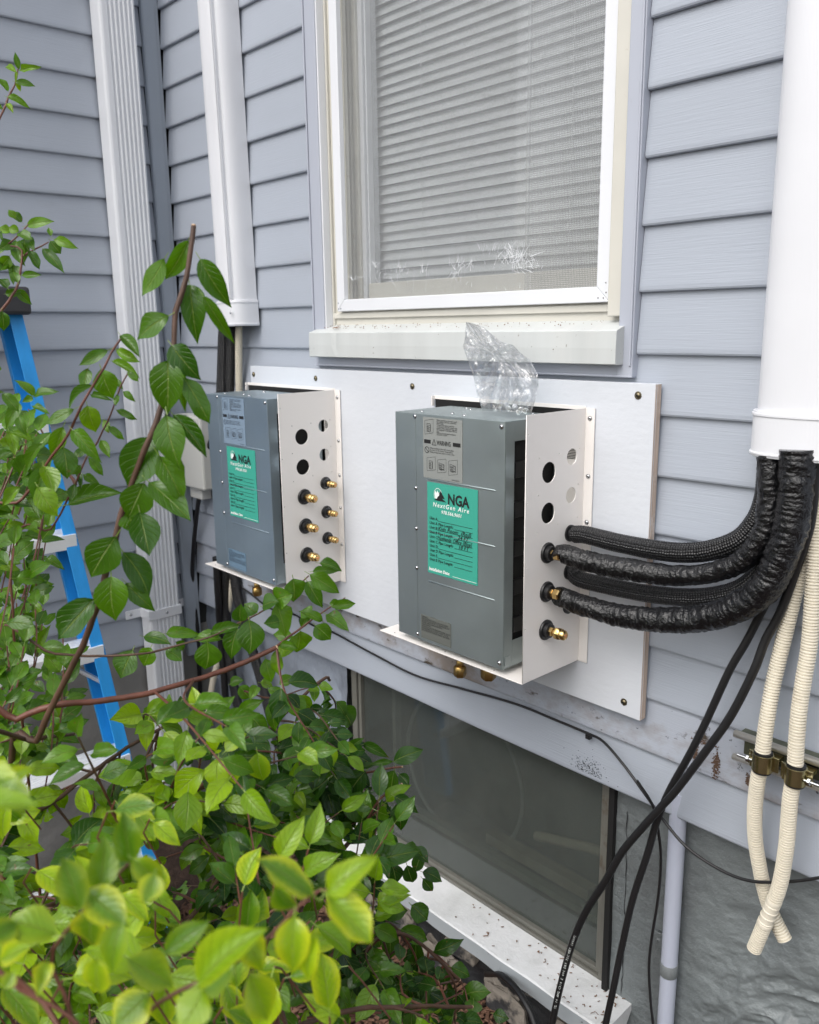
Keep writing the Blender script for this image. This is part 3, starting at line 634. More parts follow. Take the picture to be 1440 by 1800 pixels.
    for z in (1.44, 1.338, 1.255, 1.176, 1.085): 
        q2 = screw(u, Vector((.010, -.024, z)), (0, -1, 0), .0034); q2.location = (ox - L.x, -L.y, -L.z)
    for x in (-.345, -.20, -.075): Q(MB().lathe((x, -.172, .9918), (0, 0, 1), [(0, .0014), (.0002, .0014)], 8), 'bolt_hole', 'blackhole')
    # fittings
    def fitting(y, z, big, nut=True):
        r = .0185 if big else .0150; gr = Q(MB().lathe((.0009, y, z), (1, 0, 0), [(0, r), (.0022, r), (.004, r * .93), (.0042, r * .72), (.011, r * .68), (.012, r * .55)], 24), 'grommet', 'blackp')
        if not big: MB().lathe((.0046, y, z), (1, 0, 0), [(0, r * .75), (.0022, r * .75)], 20).obj('pipe_ring', 'steel', gr)
        if nut:
            s = 1 if big else .78; f = MB(); hexnut(f, (.012, y, z), (1, 0, 0), .0085 * s, .008); f.lathe((.02, y, z), (1, 0, 0), [(0, .006 * s), (.003, .006 * s)], 12)
            hexnut(f, (.023, y, z), (1, .0, 0), .0110 * s, .013 * s)
            f.lathe((.023 + .013 * s, y, z), (1, 0, 0), [(0, .0092 * s), (.006 * s, .0088 * s), (.0085 * s, .0065 * s), (.0086 * s, .0042 * s)], 16)
            o = Q(f, 'flare_nut', 'brass'); MB().lathe((.023 + .0216 * s, y, z), (1, 0, 0), [(-.001, .0038 * s), (.0004, .0030 * s)], 12).obj('copper_seal', 'copper', o)
        else:
            f = MB(); hexnut(f, (.010, y, z), (1, 0, 0), .0078, .007); hexnut(f, (.018, y, z), (1, 0, 0), .0095, .012); Q(f, 'flare_nut', 'brass')
    if first:
        for z in (1.216, 1.146, 1.076): fitting(-.1225, z, True)
        for z in (1.240, 1.170, 1.106): fitting(-.060, z, False)
    else:
        fitting(-.1225, 1.216, True, False); fitting(-.1225, 1.146, True, False); fitting(-.1225, 1.076, True)
        for z in (1.240, 1.170, 1.106): Q(MB().lathe((.0009, -.060, z), (1, 0, 0), [(0, .0150), (.003, .0150), (.0042, .011), (.012, .0105)], 24), 'grommet', 'blackp')
    # fittings below
    for (x, s, y) in ((-.182, 0, -.150), (-.141, 1, -.114)):
        f = MB()
        if s == 0: Q(MB().lathe((x, y, .990), (0, 0, -1), [(0, .011), (.010, .012), (.014, .009), (.016, .006)], 12), 'rubber_sleeve', 'blackp')
        hexnut(f, (x, y, .974 if not s else .982), (0, 0, -1), .0075, .014); hexnut(f, (x, y, .962 if not s else .966), (0, 0, -1), .0125 if not s else .0150, .022 if not s else .030)
        f.lathe((x, y, .985), (0, 0, -1), [(0, .005), (.02, .005)], 10); Q(f, 'service_nut', 'brassd')
    # labels
    ly = by - .0012
    wl = Q(MB().box(bx0 + .078, bx0 + .178, ly - .0004, ly, 1.3265, 1.4385), 'warning_label', wm)
    def T(n, b, s, x, z, p, m='ink', **k): return text(n, b, s, x, ly - .0009, z, p, m, **k)
    X = bx0 + .078
    T('warning_word', 'WARNING', .0122, X + .0360, 1.3897, wl, bold=.00012, sx=.60)
    mk = MB(); mk.box(X + .003, X + .020, ly - .0008, ly - .0005, 1.3905, 1.3975).box(X + .077, X + .0955, ly - .0008, ly - .0005, 1.3905, 1.3975)
    tri = [(X + .0235, 1.3888), (X + .0345, 1.3888), (X + .029, 1.3995)]
    def line(a, b, w=.0005):
        a, b = Vector((a[0], ly - .0007, a[1])), Vector((b[0], ly - .0007, b[1])); d = (b - a).normalized(); n = Vector((d.z, 0, -d.x)) * w * .5; mk.add([a - n, b - n, b + n, a + n], [(0, 1, 2, 3)])
    for i in range(3): line(tri[i], tri[(i + 1) % 3], .0010)
    line((X + .029, 1.3955), (X + .029, 1.3915), .0011); line((X + .029, 1.3905), (X + .029, 1.3897), .0011)
    for k in range(24): line((X + .010 + .0055 * math.cos(k * PI / 12), 1.3785 + .0055 * math.sin(k * PI / 12)), (X + .010 + .0055 * math.cos((k + 1) * PI / 12), 1.3785 + .0055 * math.sin((k + 1) * PI / 12)), .0012)
    line((X + .006, 1.3822), (X + .014, 1.3748), .0012)
    def picture(x, z, w, h, kind):
        sk = .18 * w
        P = [(x, z), (x + w, z + sk), (x + w, z + h + sk), (x, z + h)]
        for i in range(4): line(P[i], P[(i + 1) % 4], .0005)
        a, b = x + w * .25, x + w * .75
        if kind == 1: R = [(a, z + h * .2), (b - w * .1, z + h * .2), (b - w * .1, z + h * .8), (a, z + h * .8)]
        else: R = [(a - w * .1, z + h * .35), (b, z + h * .3), (b, z + h * .7), (a - w * .1, z + h * .8)]
        for i in range(4): line(R[i], R[(i + 1) % 4], .0007)
        for i in range(6): line((R[0][0] + .001, z + h * (.28 + .08 * i)), (R[1][0] - (.001 if i % 2 else .004), z + h * (.26 + .08 * i)), .0006 if i % 2 else .0011)
        line((R[1][0], z + h * .25), (R[1][0], z + h * .72), .0014)
    picture(X + .005, 1.407, .022, .025, 1)
    picture(X + .010, 1.3395, .022, .024, 1); picture(X + .0375, 1.3385, .022, .024, 2); picture(X + .066, 1.3375, .022, .026, 3)
    line((X + .022, 1.4315), (X + .022, 1.406), .0001)
    mk.obj('pictogram', 'ink', wl)['kind'] = 'stuff'
    T('instructions', 'When installing on the wall, install\nthe outdoor unit box connectors\ndownwards.\nTo avoid the indoor unit fluid\nconnection to the left, reverse the\nposition of the plate with logo and\nthe equipment small plate without\nlogo.\nRefer to the included installation\nmanual for details.', .0040, X + .036, 1.4335, wl, sx=.92, lsp=.72)
    T('instructions', 'When installing on the wall, do not place\nthe device in the manner shown below.\nDoing so may cause electric shock or fire.', .0042, X + .018, 1.3815, wl, sx=.88, lsp=.85)
    T('part_code', 'BT079U289H01', .003, X + .074, 1.3288, wl)
    gl_ = Q(MB().box(bx0 + .088, bx0 + .2155, ly - .0007, ly - .0001, 1.1453, 1.3195), 'teal_label', 'green'); G = bx0 + .088; ly -= .0004
    T('company_initials', 'NGA', .0270, G + .0535, 1.2848, gl_, bold=.00085, sx=.90)
    T('company_name', 'NextGen Aire', .0120, G + .0150, 1.2748, gl_, 'inkw', bold=.00018, shear=.2, space=1.30, sx=1.02)
    T('phone_number', '978.566.9601', .0092, G + .0370, 1.2640, gl_, 'inkw', bold=.00018, shear=.2, sx=.98, space=1.06)
    lg = MB()
    def poly(pts, y=.0008): lg.add([(G + a, ly - y, b) for a, b in pts], [tuple(range(len(pts)))])
    poly([(.018, 1.2868), (.050, 1.2868), (.0385, 1.2925), (.0465, 1.2925), (.0395, 1.3005), (.036, 1.308), (.031, 1.299), (.025, 1.291)])
    lo = lg.obj('logo_mountain', 'ink', gl_); lg = MB()
    poly([(.0215, 1.291), (.0200, 1.300), (.0225, 1.3055), (.0250, 1.301), (.0275, 1.3065), (.0300, 1.3015), (.0325, 1.3045), (.0320, 1.297), (.0285, 1.2945), (.0255, 1.2900)], .0011)
    for k in range(14):
        a0, a1 = PI * (.15 + k * .075), PI * (.15 + (k + 1) * .075)
        c_, r0, r1 = (.029, 1.298), .0115, .0125
        poly([(c_[0] + r0 * .85 * math.cos(a0), c_[1] + r0 * math.sin(a0)), (c_[0] + r1 * .85 * math.cos(a0), c_[1] + r1 * math.sin(a0)), (c_[0] + r1 * .85 * math.cos(a1), c_[1] + r1 * math.sin(a1)), (c_[0] + r0 * .85 * math.cos(a1), c_[1] + r0 * math.sin(a1))], .0012)
    lg.obj('logo_globe', 'inkw', gl_)
    ln = MB(); z = 1.2492; rows = []
    for u_ in 'ABCDE':
        for kind in (0, 1):
            s = 'Unit %s:' % u_ if kind == 0 else 'Unit %s Pipe Length:' % u_
            T('form_line', s, .0078, G + .0055, z, gl_, bold=.00010, shear=.18, sx=.95, space=1.05)
            ln.box(G + (.0275 if kind == 0 else .0705), G + .1155, ly - .0008, ly - .0005, z - .0012, z - .0005); z -= .0088
    ln.obj('form_rule', 'ink', gl_)
    MB().box(G + .066, G + .125, ly - .0008, ly - .0005, 1.1495, 1.1502).obj('date_rule', 'inkw', gl_)
    T('installation_date', 'Installation Date:', .0084, G + .0035, 1.1508, gl_, 'inkw', bold=.0003, shear=.18, sx=.95)
    if not first:
        for s, x, z_, sx in (('Kids Room  (Red)', .028, 1.2318, 1.15), ('24 FT', .079, 1.2230, 1.1), ('Husbands Office (Blue)', .0265, 1.2142, .93), ('10 FT', .080, 1.2054, 1.1)):
            T('handwriting', s, .0104, G + x, z_, gl_, bold=.00010, shear=.30, sx=sx * .92, space=1.04)
    ly += .0004
    ll = Q(MB().box(bx0 + .067, bx0 + .148, ly - .0004, ly, 1.009, 1.0567), 'caution_label', mat('grey_label_' + gm, (.16, .17, .155) if not first else (.16, .25, .34), .45, metal=.3))  # on the left box the label colour includes the blue wall reflection
    T('caution_text', 'WARNING:\nRISK OF ELECTRIC SHOCK. CAN CAUSE INJURY\nOR DEATH. DISCONNECT ALL REMOTE ELECTRIC\nPOWER SUPPLIES BEFORE SERVICING.\nAVERTISSEMENT:\nRISQUE DE CHOC ELECTRIQUE POUVANT CAUSER\nDES BLESSURES OU LA MORT. COUPER TOUTES\nLES SOURCES DE COURANT AVANT L ENTRETIEN.', .0042, bx0 + .070, 1.0515, ll, sx=.80, lsp=.92)
    return u
u1 = build_unit(-1.597, True)
u2 = build_unit(-.884, False)

# ================================================================ PLASTIC BAG with screws on the right box
bag = thing('plastic_bag', 'crumpled clear plastic bag of screws standing on the right-hand metal box', 'bag', ony(900, 722, -.10))
bl_ = bag.location
outl_l = [(848, 722), (838, 690), (832, 660), (822, 632), (814, 609), (818, 590), (819, 566)]
outl_r = [(934, 726), (942, 700), (947, 682), (946, 660), (932, 632), (915, 620), (902, 606), (880, 600), (868, 590), (850, 575), (826, 567)]
def along(pts, t):
    f = t * (len(pts) - 1); i = min(int(f), len(pts) - 2); f -= i; return pts[i][0] + (pts[i + 1][0] - pts[i][0]) * f, pts[i][1] + (pts[i + 1][1] - pts[i][1]) * f
for side in (0, 1):
    mb = MB(); NU, NV = 44, 56; vs = []
    for j in range(NV + 1):
        t = j / NV; a = along(outl_l, t); b = along(outl_r, t)
        for i in range(NU + 1):
            s = i / NU; x = a[0] + (b[0] - a[0]) * s; y = a[1] + (b[1] - a[1]) * s
            pinch = math.exp(-((t - .52) / .13) ** 2); bulge = (.024 * (1 - pinch * .6) * math.sin(PI * s) * (1 - .45 * t)) * (1 if side else -1)
            an = math.atan2(t - .50, s - .55); rad_ = math.hypot(t - .5, s - .55)
            fold = .0065 * math.sin(an * 9 + 2 * side) * min(1, rad_ * 3.5) + .006 * noise.noise(Vector((x * .055, y * .055, side * 4))) + .003 * noise.noise(Vector((x * .16, y * .16, side * 4)))
            vs.append(ony(x, y, -.105 + bulge + fold * (1 if 0 < i < NU else .6)) - bl_)
    q = NU + 1; mb.add(vs, [(j * q + i, j * q + i + 1, (j + 1) * q + i + 1, (j + 1) * q + i) for j in range(NV) for i in range(NU)], None, True)
    mb.obj('film', 'bag', bag)
rb = random.Random(4)
for i, (px, py) in enumerate(((881, 712), (894, 718), (905, 715), (916, 720), (924, 722), (890, 712), (912, 724))):
    p = ony(px, py, -.118 + .010 * rb.random()); d = Vector((.6 + rb.uniform(-.3, .3), -1, rb.uniform(-.1, .3))).normalized()
    mb = MB().lathe(p, d, [(-.013, .0014), (-.001, .0018), (0, .0050), (.0012, .0050), (.0014, .0036), (.0034, .0030)], 12)
    mb.obj('screw', 'steel', None); o = bpy.context.scene.objects[-1] if False else [x for x in bpy.data.objects if x.name.startswith('screw') and x.parent is None][-1]
    tag(o, 'loose zinc hex screw lying inside the clear plastic bag', 'screw', 'screws inside the plastic bag')

# ================================================================ LINE COVERS
def cover(name, label, x0, w, zb, lean=0, d=.070):
    t = thing(name, label, 'pipe cover', (x0 + w / 2, -.002, zb), 'white pipe covers running down the wall')
    def prof(x0, x1, d, n=44):
        P = [(x0, -.001)]; e = .74
        for i in range(n + 1):
            a = PI - PI * i / n; cx, cy = math.cos(a), math.sin(a)
            P.append(((x0 + x1) / 2 + (x1 - x0) / 2 * math.copysign(abs(cx) ** e, cx), -.012 - (d - .012) * abs(cy) ** (.62)))
        P.append((x1, -.001)); return P
    o = P_(t, MB().prism(prof(x0, x0 + w, d), 2, zb + .012, 3.1), 'duct', 'vinylwhite')
    c = P_(t, MB().prism(prof(x0 - .005, x0 + w + .005, d + .005), 2, zb, zb + .0655), 'end_cap', 'vinylwhite', .001)
    P_(t, MB().prism(prof(x0 - .0068, x0 + w + .0068, d + .0068), 2, zb + .003, zb + .0065), 'cap_rim', 'vinylwhite', .0008)
    P_(t, MB().prism(prof(x0 - .0065, x0 + w + .0065, d + .0065), 2, zb + .058, zb + .0625), 'cap_rim', 'vinylwhite', .0008)
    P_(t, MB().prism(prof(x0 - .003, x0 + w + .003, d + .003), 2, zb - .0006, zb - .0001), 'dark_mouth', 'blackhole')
    for xx in (x0 + w * .80, x0 + w * .86):
        P_(t, MB().box(xx, xx + .0016, -d - .0002, -d + .006, zb + .066, 3.1), 'bead', 'vinylwhite', .0005)
    s = screw(t, Vector((x0 + w * .88, -d * .995 - .0052, zb + .034)), (0, -1, 0), .0030); s.location = -t.location
    if lean: t.rotation_euler = (0, lean, 0)
    return t
cover('pipe_cover', 'white rounded pipe cover left of the window, ending above the left-hand box', -2.048, .106, 1.606, -.023)
cover('pipe_cover', 'large white rounded pipe cover at the right edge with black hoses entering it', -.572, .132, 1.4105)

# ================================================================ DOWNSPOUT
ds = thing('downspout', 'white fluted downspout in the corner of the two walls', 'downspout', (XC, -.14, .1))
y0, y1 = -.190, -.088; P = [(XC - .01, y0)]; fl = []
xf = XC + .058
P = [(XC + .004, y0), (xf - .008, y0), (xf - .002, y0 + .003), (xf, y0 + .008)]
yy = y0 + .022
while yy < y1 - .014:
    P += [(xf, yy), (xf - .004, yy + .003), (xf - .004, yy + .006), (xf, yy + .009)]; yy += .0125
P += [(xf, y1 - .008), (xf - .002, y1 - .003), (xf - .008, y1), (XC + .004, y1)]
P_(ds, MB().prism(P, 2, .10, 3.2), 'pipe', 'white')
P_(ds, MB().box(XC + .002, xf + .003, y0 - .003, y1 + .003, .742, .772).box(XC + .001, XC + .004, y0 - .05, y1 + .04, .744, .770), 'strap', 'white', .001)
for y in (y0 - .034, y1 + .024): s = screw(ds, Vector((XC + .004, y, .757)), (1, 0, 0), .0035); s.location = -ds.location
s = screw(ds, Vector((xf + .0035, -.135, .757)), (1, 0, 0), .0032); s.location = -ds.location

# ================================================================ INSULATED HOSES (right)
SP = -.884
def hose(label, pts, r, kind, name='insulated_hose', seg=28, cat='hose', group='black insulated hoses from the right-hand box'):
    sp = spline(pts, .0017); sd_ = RNG.uniform(0, 100)
    if kind == 'wrap':
        def disp(L, a): return 1 + .13 * abs(noise.noise(Vector((L * 115 + 1.6 * math.sin(a + L * 20), math.cos(a) * .8 + sd_, math.sin(a) * .8)))) + .07 * noise.noise(Vector((L * 210, math.cos(a) * .8 + sd_, math.sin(a) * .9))) + .085 * noise.noise(Vector((L * 45 + sd_, math.cos(a), math.sin(a)))) + .030 * noise.noise(Vector((L * 320, math.cos(a) * 2 + sd_, math.sin(a) * 2)))
        m = 'blackg'
    elif kind == 'braid':
        def disp(L, a): return 1 + .035 * math.sin(a * 9) + .025 * math.sin(L * 1500 + 3 * math.sin(a * 9 + PI)) + .03 * noise.noise(Vector((L * 30 + sd_, math.cos(a), math.sin(a))))
        m = 'braid'
    o = MB().tube(sp, r, seg, True, disp).obj(name, m); tag(o, label, cat, group); return o, sp
def yl(*l): return l
h1 = [(SP + .012, -.060, 1.240)] + [ony(x, y, Y) for x, y, Y in ((1030, 940, -.060), (1082, 953, -.058), (1137, 964, -.052), (1191, 971, -.046), (1245, 968, -.042), (1299, 950, -.040), (1330, 918, -.040), (1346, 880, -.040), (1352, 834, -.040), (1354, 790, -.042))]
hose('black braided hose, topmost of the hoses leaving the right-hand box', h1, lambda t, L: .0152 + .002 * t, 'braid')
h2 = [(SP + .030, -.1225, 1.213)] + [ony(x, y, Y) for x, y, Y in ((990, 974, -.118), (1030, 986, -.108), (1082, 997, -.095), (1137, 1006, -.085), (1191, 1012, -.076), (1245, 1008, -.070), (1299, 990, -.066), (1330, 960, -.064), (1350, 920, -.060), (1354, 870, -.058), (1354, 800, -.056))]
hose('shiny wrinkled black hose with the narrow neck, second from the top at the box side', h2, lambda t, L: .0165 + .0012 * math.sin(t * 9), 'wrap')
h3 = [(SP + .010, -.060, 1.170)] + [ony(x, y, Y) for x, y, Y in ((1020, 1018, -.060), (1064, 1029, -.058), (1137, 1043, -.052), (1209, 1050, -.048), (1263, 1046, -.045), (1310, 1030, -.045), (1350, 990, -.045), (1380, 930, -.045), (1395, 860, -.045), (1398, 790, -.045))]
hose('dull black hose partly hidden behind the two shiny wrinkled hoses', h3, .0145, 'braid')
h4 = [(SP + .030, -.1225, 1.143)] + [ony(x, y, Y) for x, y, Y in ((990, 1050, -.118), (1028, 1065, -.110), (1082, 1080, -.100), (1137, 1088, -.092), (1191, 1090, -.086), (1245, 1085, -.082), (1299, 1066, -.080), (1340, 1038, -.078), (1366, 996, -.076), (1386, 942, -.074), (1397, 888, -.072), (1401, 830, -.070), (1402, 790, -.070))]
hose('thickest shiny black wrapped hose, lowest of the hoses curving up into the cover', h4, lambda t, L: .0168 + .0060 * min(1, t * 1.5), 'wrap')
# ================================================================ BLACK CABLES
def strand(name, label, cat, pts, r, m='cable', group=None, seg=10, step=.01):
    sp = spline(pts, step); o = MB().tube(sp, r, seg).obj(name, m); tag(o, label, cat, group); return o, sp
def Y2(l): return [ony(x, y, v) for x, y, v in l]
c1 = Y2([(1420, 780, -.035), (1415, 900, -.03), (1380, 990, -.03), (1334, 1085, -.03), (1311, 1130, -.035), (1282, 1180, -.04), (1242, 1267, -.045), (1211, 1329, -.05), (1176, 1392, -.052), (1155, 1444, -.056), (1138, 1503, -.06), (1113, 1579, -.065), (1093, 1666, -.07), (1079, 1735, -.08), (1062, 1815, -.09), (1040, 1930, -.11), (1020, 2050, -.14)])
strand('power_cable', 'black power cable hanging straight down past the basement window corner', 'cable', c1, .0062)
c2 = Y2([(1436, 780, -.05), (1434, 834, -.05), (1424, 924, -.05), (1401, 997, -.05), (1372, 1076, -.05), (1346, 1125, -.052), (1325, 1180, -.058), (1284, 1260, -.064), (1242, 1319, -.070), (1190, 1388, -.074), (1162, 1419, -.076), (1127, 1458, -.080), (1093, 1499, -.085), (1065, 1548, -.09), (1030, 1603, -.095), (1006, 1659, -.10), (985, 1735, -.11), (968, 1815, -.12), (950, 1920, -.14), (930, 2050, -.18)])
o2, sp2 = strand('power_cable', 'black printed power cable curving to the left across the basement window', 'cable', c2, .0066)
# white print along the cable
def along_text(sp, r, msg, s0, size, parent, off=0):
    L = [0]
    for i in range(1, len(sp)): L.append(L[-1] + (sp[i] - sp[i - 1]).length)
    tot = L[-1]; d = s0
    for ch in msg:
        if ch != ' ':
            i = max(j for j in range(len(L)) if L[j] <= d); i = min(i, len(sp) - 2); p = sp[i].lerp(sp[i + 1], (d - L[i]) / max(1e-6, L[i + 1] - L[i]))
            t = (sp[i] - sp[i + 1]).normalized(); n = Vector((.45, -1, 0)).normalized(); n = (n - t * n.dot(t)).normalized(); b = n.cross(t)
            c = bpy.data.curves.new('print_mark', 'FONT'); c.body = ch; c.size = size; c.align_x = 'CENTER'; c.align_y = 'CENTER'; c.resolution_u = 1; c.materials.append(MT['inkw'])
            o = bpy.data.objects.new('print_mark', c); COL.objects.link(o); o.parent = parent
            mm = Matrix(((t.x, b.x, n.x), (t.y, b.y, n.y), (t.z, b.z, n.z))).to_4x4(); mm.translation = p + n * (r + .0004); o.matrix_world = mm; o.matrix_parent_inverse = Matrix.Identity(4)
        d += size * .72
along_text(sp2, .0066, ')V006( TEW C57 YRD C06 E 4/3C GWA 41 LU'[::-1][::-1], 1.02, .0062, o2)
c3 = Y2([(383, 1010, -.03), (430, 1036, -.006), (474, 1069, -.006), (516, 1080, -.005), (530, 1088, -.005), (558, 1103, -.004), (580, 1109, -.004), (655, 1149, -.004), (730, 1187, -.004), (810, 1210, -.004), (905, 1237, -.004), (980, 1267, -.004), (1035, 1290, -.006), (1061, 1304, -.015), (1096, 1344, -.03), (1134, 1396, -.04), (1166, 1441, -.045), (1204, 1486, -.05), (1252, 1521, -.05), (1304, 1545, -.05), (1357, 1551, -.05), (1440, 1543, -.05), (1560, 1510, -.05)])
strand('thin_cable', 'thin black cable stapled along the siding and looping right across the drain hoses', 'cable', c3, .0026, seg=8)
c4 = Y2([(1120, 1372, -.060), (1147, 1415, -.046), (1157, 1458, -.035), (1162, 1513, -.02), (1157, 1579, -.015), (1146, 1648, -.012), (1141, 1700, -.012), (1144, 1763, -.012), (1149, 1815, -.012), (1150, 1930, -.012)])
strand('thin_cable', 'thin black cable dropping straight down left of the painted conduit', 'cable', c4, .0026, seg=8)
c5 = Y2([(855, 1712, -.03), (880, 1714, -.06), (905, 1735, -.075), (925, 1765, -.09), (940, 1800, -.10), (960, 1880, -.12)])
strand('black_cable', 'black cable arching out of the mulch below the window sill', 'cable', c5, .007)
for (px, py, lb) in ((1036, 1292, 'small black cable clip on the siding under the plywood corner'), (530, 1089, 'small black cable clip on the siding under the left-hand metal box')):
    p = ony(px, py, -.004); tag(MB().box(p.x - .005, p.x + .005, -.010, -.001, p.z - .007, p.z + .002).lathe((p.x, -.010, p.z - .003), (0, -1, 0), [(0, .002), (.001, .0015)], 8).obj('cable_clip', 'blackp', None, .001), lb, 'cable clip')

# ================================================================ CREAM DRAIN HOSES
def ribbed(label, pts, r=.0112, joints=(), pitch=.0046, m='drain', group='cream ribbed drain hoses on the strut'):
    sp = spline(pts, pitch / 7)
    def rad(t, L):
        for (a, b) in joints:
            if a < L < b: return r * (1.08 if (L - a) < .006 or (b - L) < .006 else (.98 if (L - a) % .012 < .009 else 1.06))
        ph = (L % pitch) / pitch
        return r * (1.04 if ph < .55 else .76)
    o = MB().tube(sp, rad, 16, False, None, True).obj('drain_hose', m)
    tag(o, label, 'drain hose', group); e = sp[-1]; t = (sp[-1] - sp[-3]).normalized()
    MB().lathe(e - t * .0125, t, [(0, r * .82), (.011, r * .82)], 16).obj('bore', 'ply' if False else 'drain', o)
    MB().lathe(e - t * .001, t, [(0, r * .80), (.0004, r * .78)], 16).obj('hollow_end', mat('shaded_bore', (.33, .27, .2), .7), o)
    MB().lathe(e - t * .003, t, [(0, r * 1.0), (.0035, r * 1.0)], 16).obj('cut_rim', 'drain', o) if False else None
    return o
da = Y2([(1437, 850, -.02), (1422, 960, -.025), (1400, 1033, -.03), (1378, 1123, -.035), (1361, 1195, -.045), (1351, 1249, -.055), (1343, 1305, -.060), (1338, 1345, -.060), (1332, 1374, -.058), (1327, 1423, -.05), (1328, 1475, -.042), (1336, 1527, -.035), (1345, 1569, -.03), (1357, 1605, -.028), (1380, 1652, -.026)])
ribbed('cream ribbed drain hose with its short cut end on the right, behind the other', da)
db = Y2([(1448, 850, -.035), (1438, 888, -.035), (1432, 997, -.04), (1424, 1123, -.045), (1413, 1195, -.052), (1405, 1249, -.058), (1400, 1310, -.062), (1397, 1360, -.062), (1390, 1400, -.062), (1386, 1447, -.060), (1382, 1492, -.058), (1371, 1555, -.056), (1353, 1603, -.054), (1326, 1668, -.052)])
ribbed('cream ribbed drain hose with a spliced joint, crossing in front and ending lower left', db, joints=((.66, .715),))
# strut with clamps
pr = thing('strut_rail', 'galvanised strut rail at right holding the two cream drain hoses', 'strut', (-.44, -.012, .935))
P_(pr, MB().lathe((-.575, -.026, .957), (1, 0, 0), [(0, .0055), (.001, .0065), (.60, .0065), (.601, .0055)], 12), 'upper_lip', 'strut')
P_(pr, MB().lathe((-.575, -.026, .917), (1, 0, 0), [(0, .0045), (.001, .0055), (.60, .0055), (.601, .0045)], 12), 'lower_lip', 'strut')
P_(pr, MB().box(-.567, .02, -.006, -.003, .917, .957).box(-.567, .02, -.024, -.006, .960, .9615).box(-.567, .02, -.024, -.006, .9125, .914), 'web', mat('green_zinc_web', (.16, .17, .12), .4, metal=.8, var=.3, vs=20))
for i in range(4): P_(pr, MB().box(-.545 + i * .07, -.520 + i * .07, -.0068, -.0062, .930, .942), 'slot', 'blackhole', .0002)
def clamp(px, py, Y, label, sd_):
    c = ony(px, py, Y); t = thing('pipe_clamp', label, 'clamp', c, 'zinc clamps holding the drain hoses')
    mb = MB().lathe((0, 0, -.0135), (0, 0, 1), [(0, .0148), (.0005, .0156), (.0265, .0156), (.027, .0148)], 20); mb.obj('band', 'zinc', t)
    MB().lathe((0, 0, -.0165), (0, 0, 1), [(0, .0138), (.033, .0138)], 20).obj('rubber_liner', 'blackp', t)
    for s in (-1, 1): MB().box(-.0235 if s < 0 else .013, -.013 if s < 0 else .0235, .002, .0045, -.012, .012).obj('ear', 'zinc', t, .0008)
    b = MB().lathe((-.038 * sd_, -.004, -.0015), (sd_, 0, 0), [(0, .0026), (.024, .0026)], 8); hexnut(b, (-.019 * sd_, -.004, -.0015), (-sd_, 0, 0), .0055, .005); b.obj('bolt', 'steel', t)
    MB().box(-.018, .018, .0156, .034, -.004, .004).obj('foot', 'zinc', t, .001)
    MB().lathe((-.0165, 0, -.0125), (0, 0, 1), [(0, .0035), (.025, .0035)], 10).obj('hinge', 'zinc', t)
clamp(1341, 1339, -.060, 'yellow zinc clamp around the left cream hose with bolt pointing left', 1)
clamp(1399, 1362, -.062, 'coppery zinc clamp around the right cream hose', -1)
# ================================================================ PAINTED CONDUIT
cu = thing('conduit', 'grey-blue painted conduit running down the foundation from the siding', 'conduit', (-.69, .014, .05))
P_(cu, MB().tube([(-.688, .014, .05), (-.6855, .014, .4), (-.6855, .014, .79)], .0152, 20), 'pipe', 'pvc')
P_(cu, MB().lathe((-.6857, .014, .415), (0, 0, 1), [(0, .0160), (.001, .0166), (.025, .0168), (.026, .0158)], 20), 'tape_wrap', 'tape')
P_(cu, MB().box(-.728, -.700, .028, .034, .446, .476), 'strap', 'found', .002)
s = screw(cu, Vector((-.718, .028, .461)), (0, -1, 0), .004, 'tape'); s.location = -cu.location

# ================================================================ LEFT LINES, METER BOX
def bunch(label, pts, r, m='braid', name='line_set', grp='black insulated lines behind the left-hand box'):
    o = MB().tube(spline(pts, .004), lambda t, L: r * (1 + .04 * math.sin(L * 900)), 16).obj(name, m); tag(o, label, 'hose', grp)
bunch('black ribbed line leaving the left pipe cover, front one of the pair', Y2([(394, 560, -.045), (391, 640, -.045), (389, 720, -.05), (390, 860, -.04), (396, 1010, -.03), (398, 1090, -.02), (405, 1170, -.015), (425, 1270, -.015), (452, 1386, -.02), (470, 1460, -.03), (500, 1560, -.05)]), .0145)
bunch('black ribbed line leaving the left pipe cover, beside the cream hose', Y2([(406, 560, -.03), (404, 640, -.03), (402, 720, -.03), (404, 860, -.02), (412, 1010, -.02), (428, 1090, -.018), (455, 1180, -.015), (483, 1285, -.015), (510, 1370, -.02), (540, 1450, -.03), (560, 1540, -.05)]), .0145)
bunch('black line fanning out under the left-hand metal box toward the foundation', Y2([(380, 980, -.06), (384, 1050, -.05), (388, 1120, -.03), (396, 1220, -.03), (400, 1320, -.03), (410, 1430, -.04)]), .011, 'cable')
ribbed('cream ribbed hose under the left pipe cover beside the black lines', Y2([(420, 560, -.03), (420, 640, -.02), (421, 730, -.015), (421, 860, -.015), (412, 1000, -.015), (394, 1110, -.02), (384, 1160, -.03), (374, 1200, -.04), (366, 1260, -.06)]), .0095, m='drain', group='cream ribbed drain hoses')
strand('black_cable', 'black cable hanging from behind the left-hand box beside the corner post', 'cable', Y2([(372, 770, -.03), (363, 800, -.03), (350, 873, -.03), (341, 955, -.02), (338, 1025, -.015), (344, 1080, -.012), (348, 1122, -.012), (352, 1220, -.01)]), .0068)
jb = thing('meter_box', 'beige utility box on the wall behind the left-hand metal box', 'utility box', (-2.26, -.003, 1.12))
P_(jb, MB().box(-2.345, -2.19, -.055, -.002, 1.14, 1.355), 'case', 'jbox', .006)
P_(jb, MB().box(-2.305, -2.235, -.040, -.006, 1.105, 1.139), 'hub', 'jbox', .004)
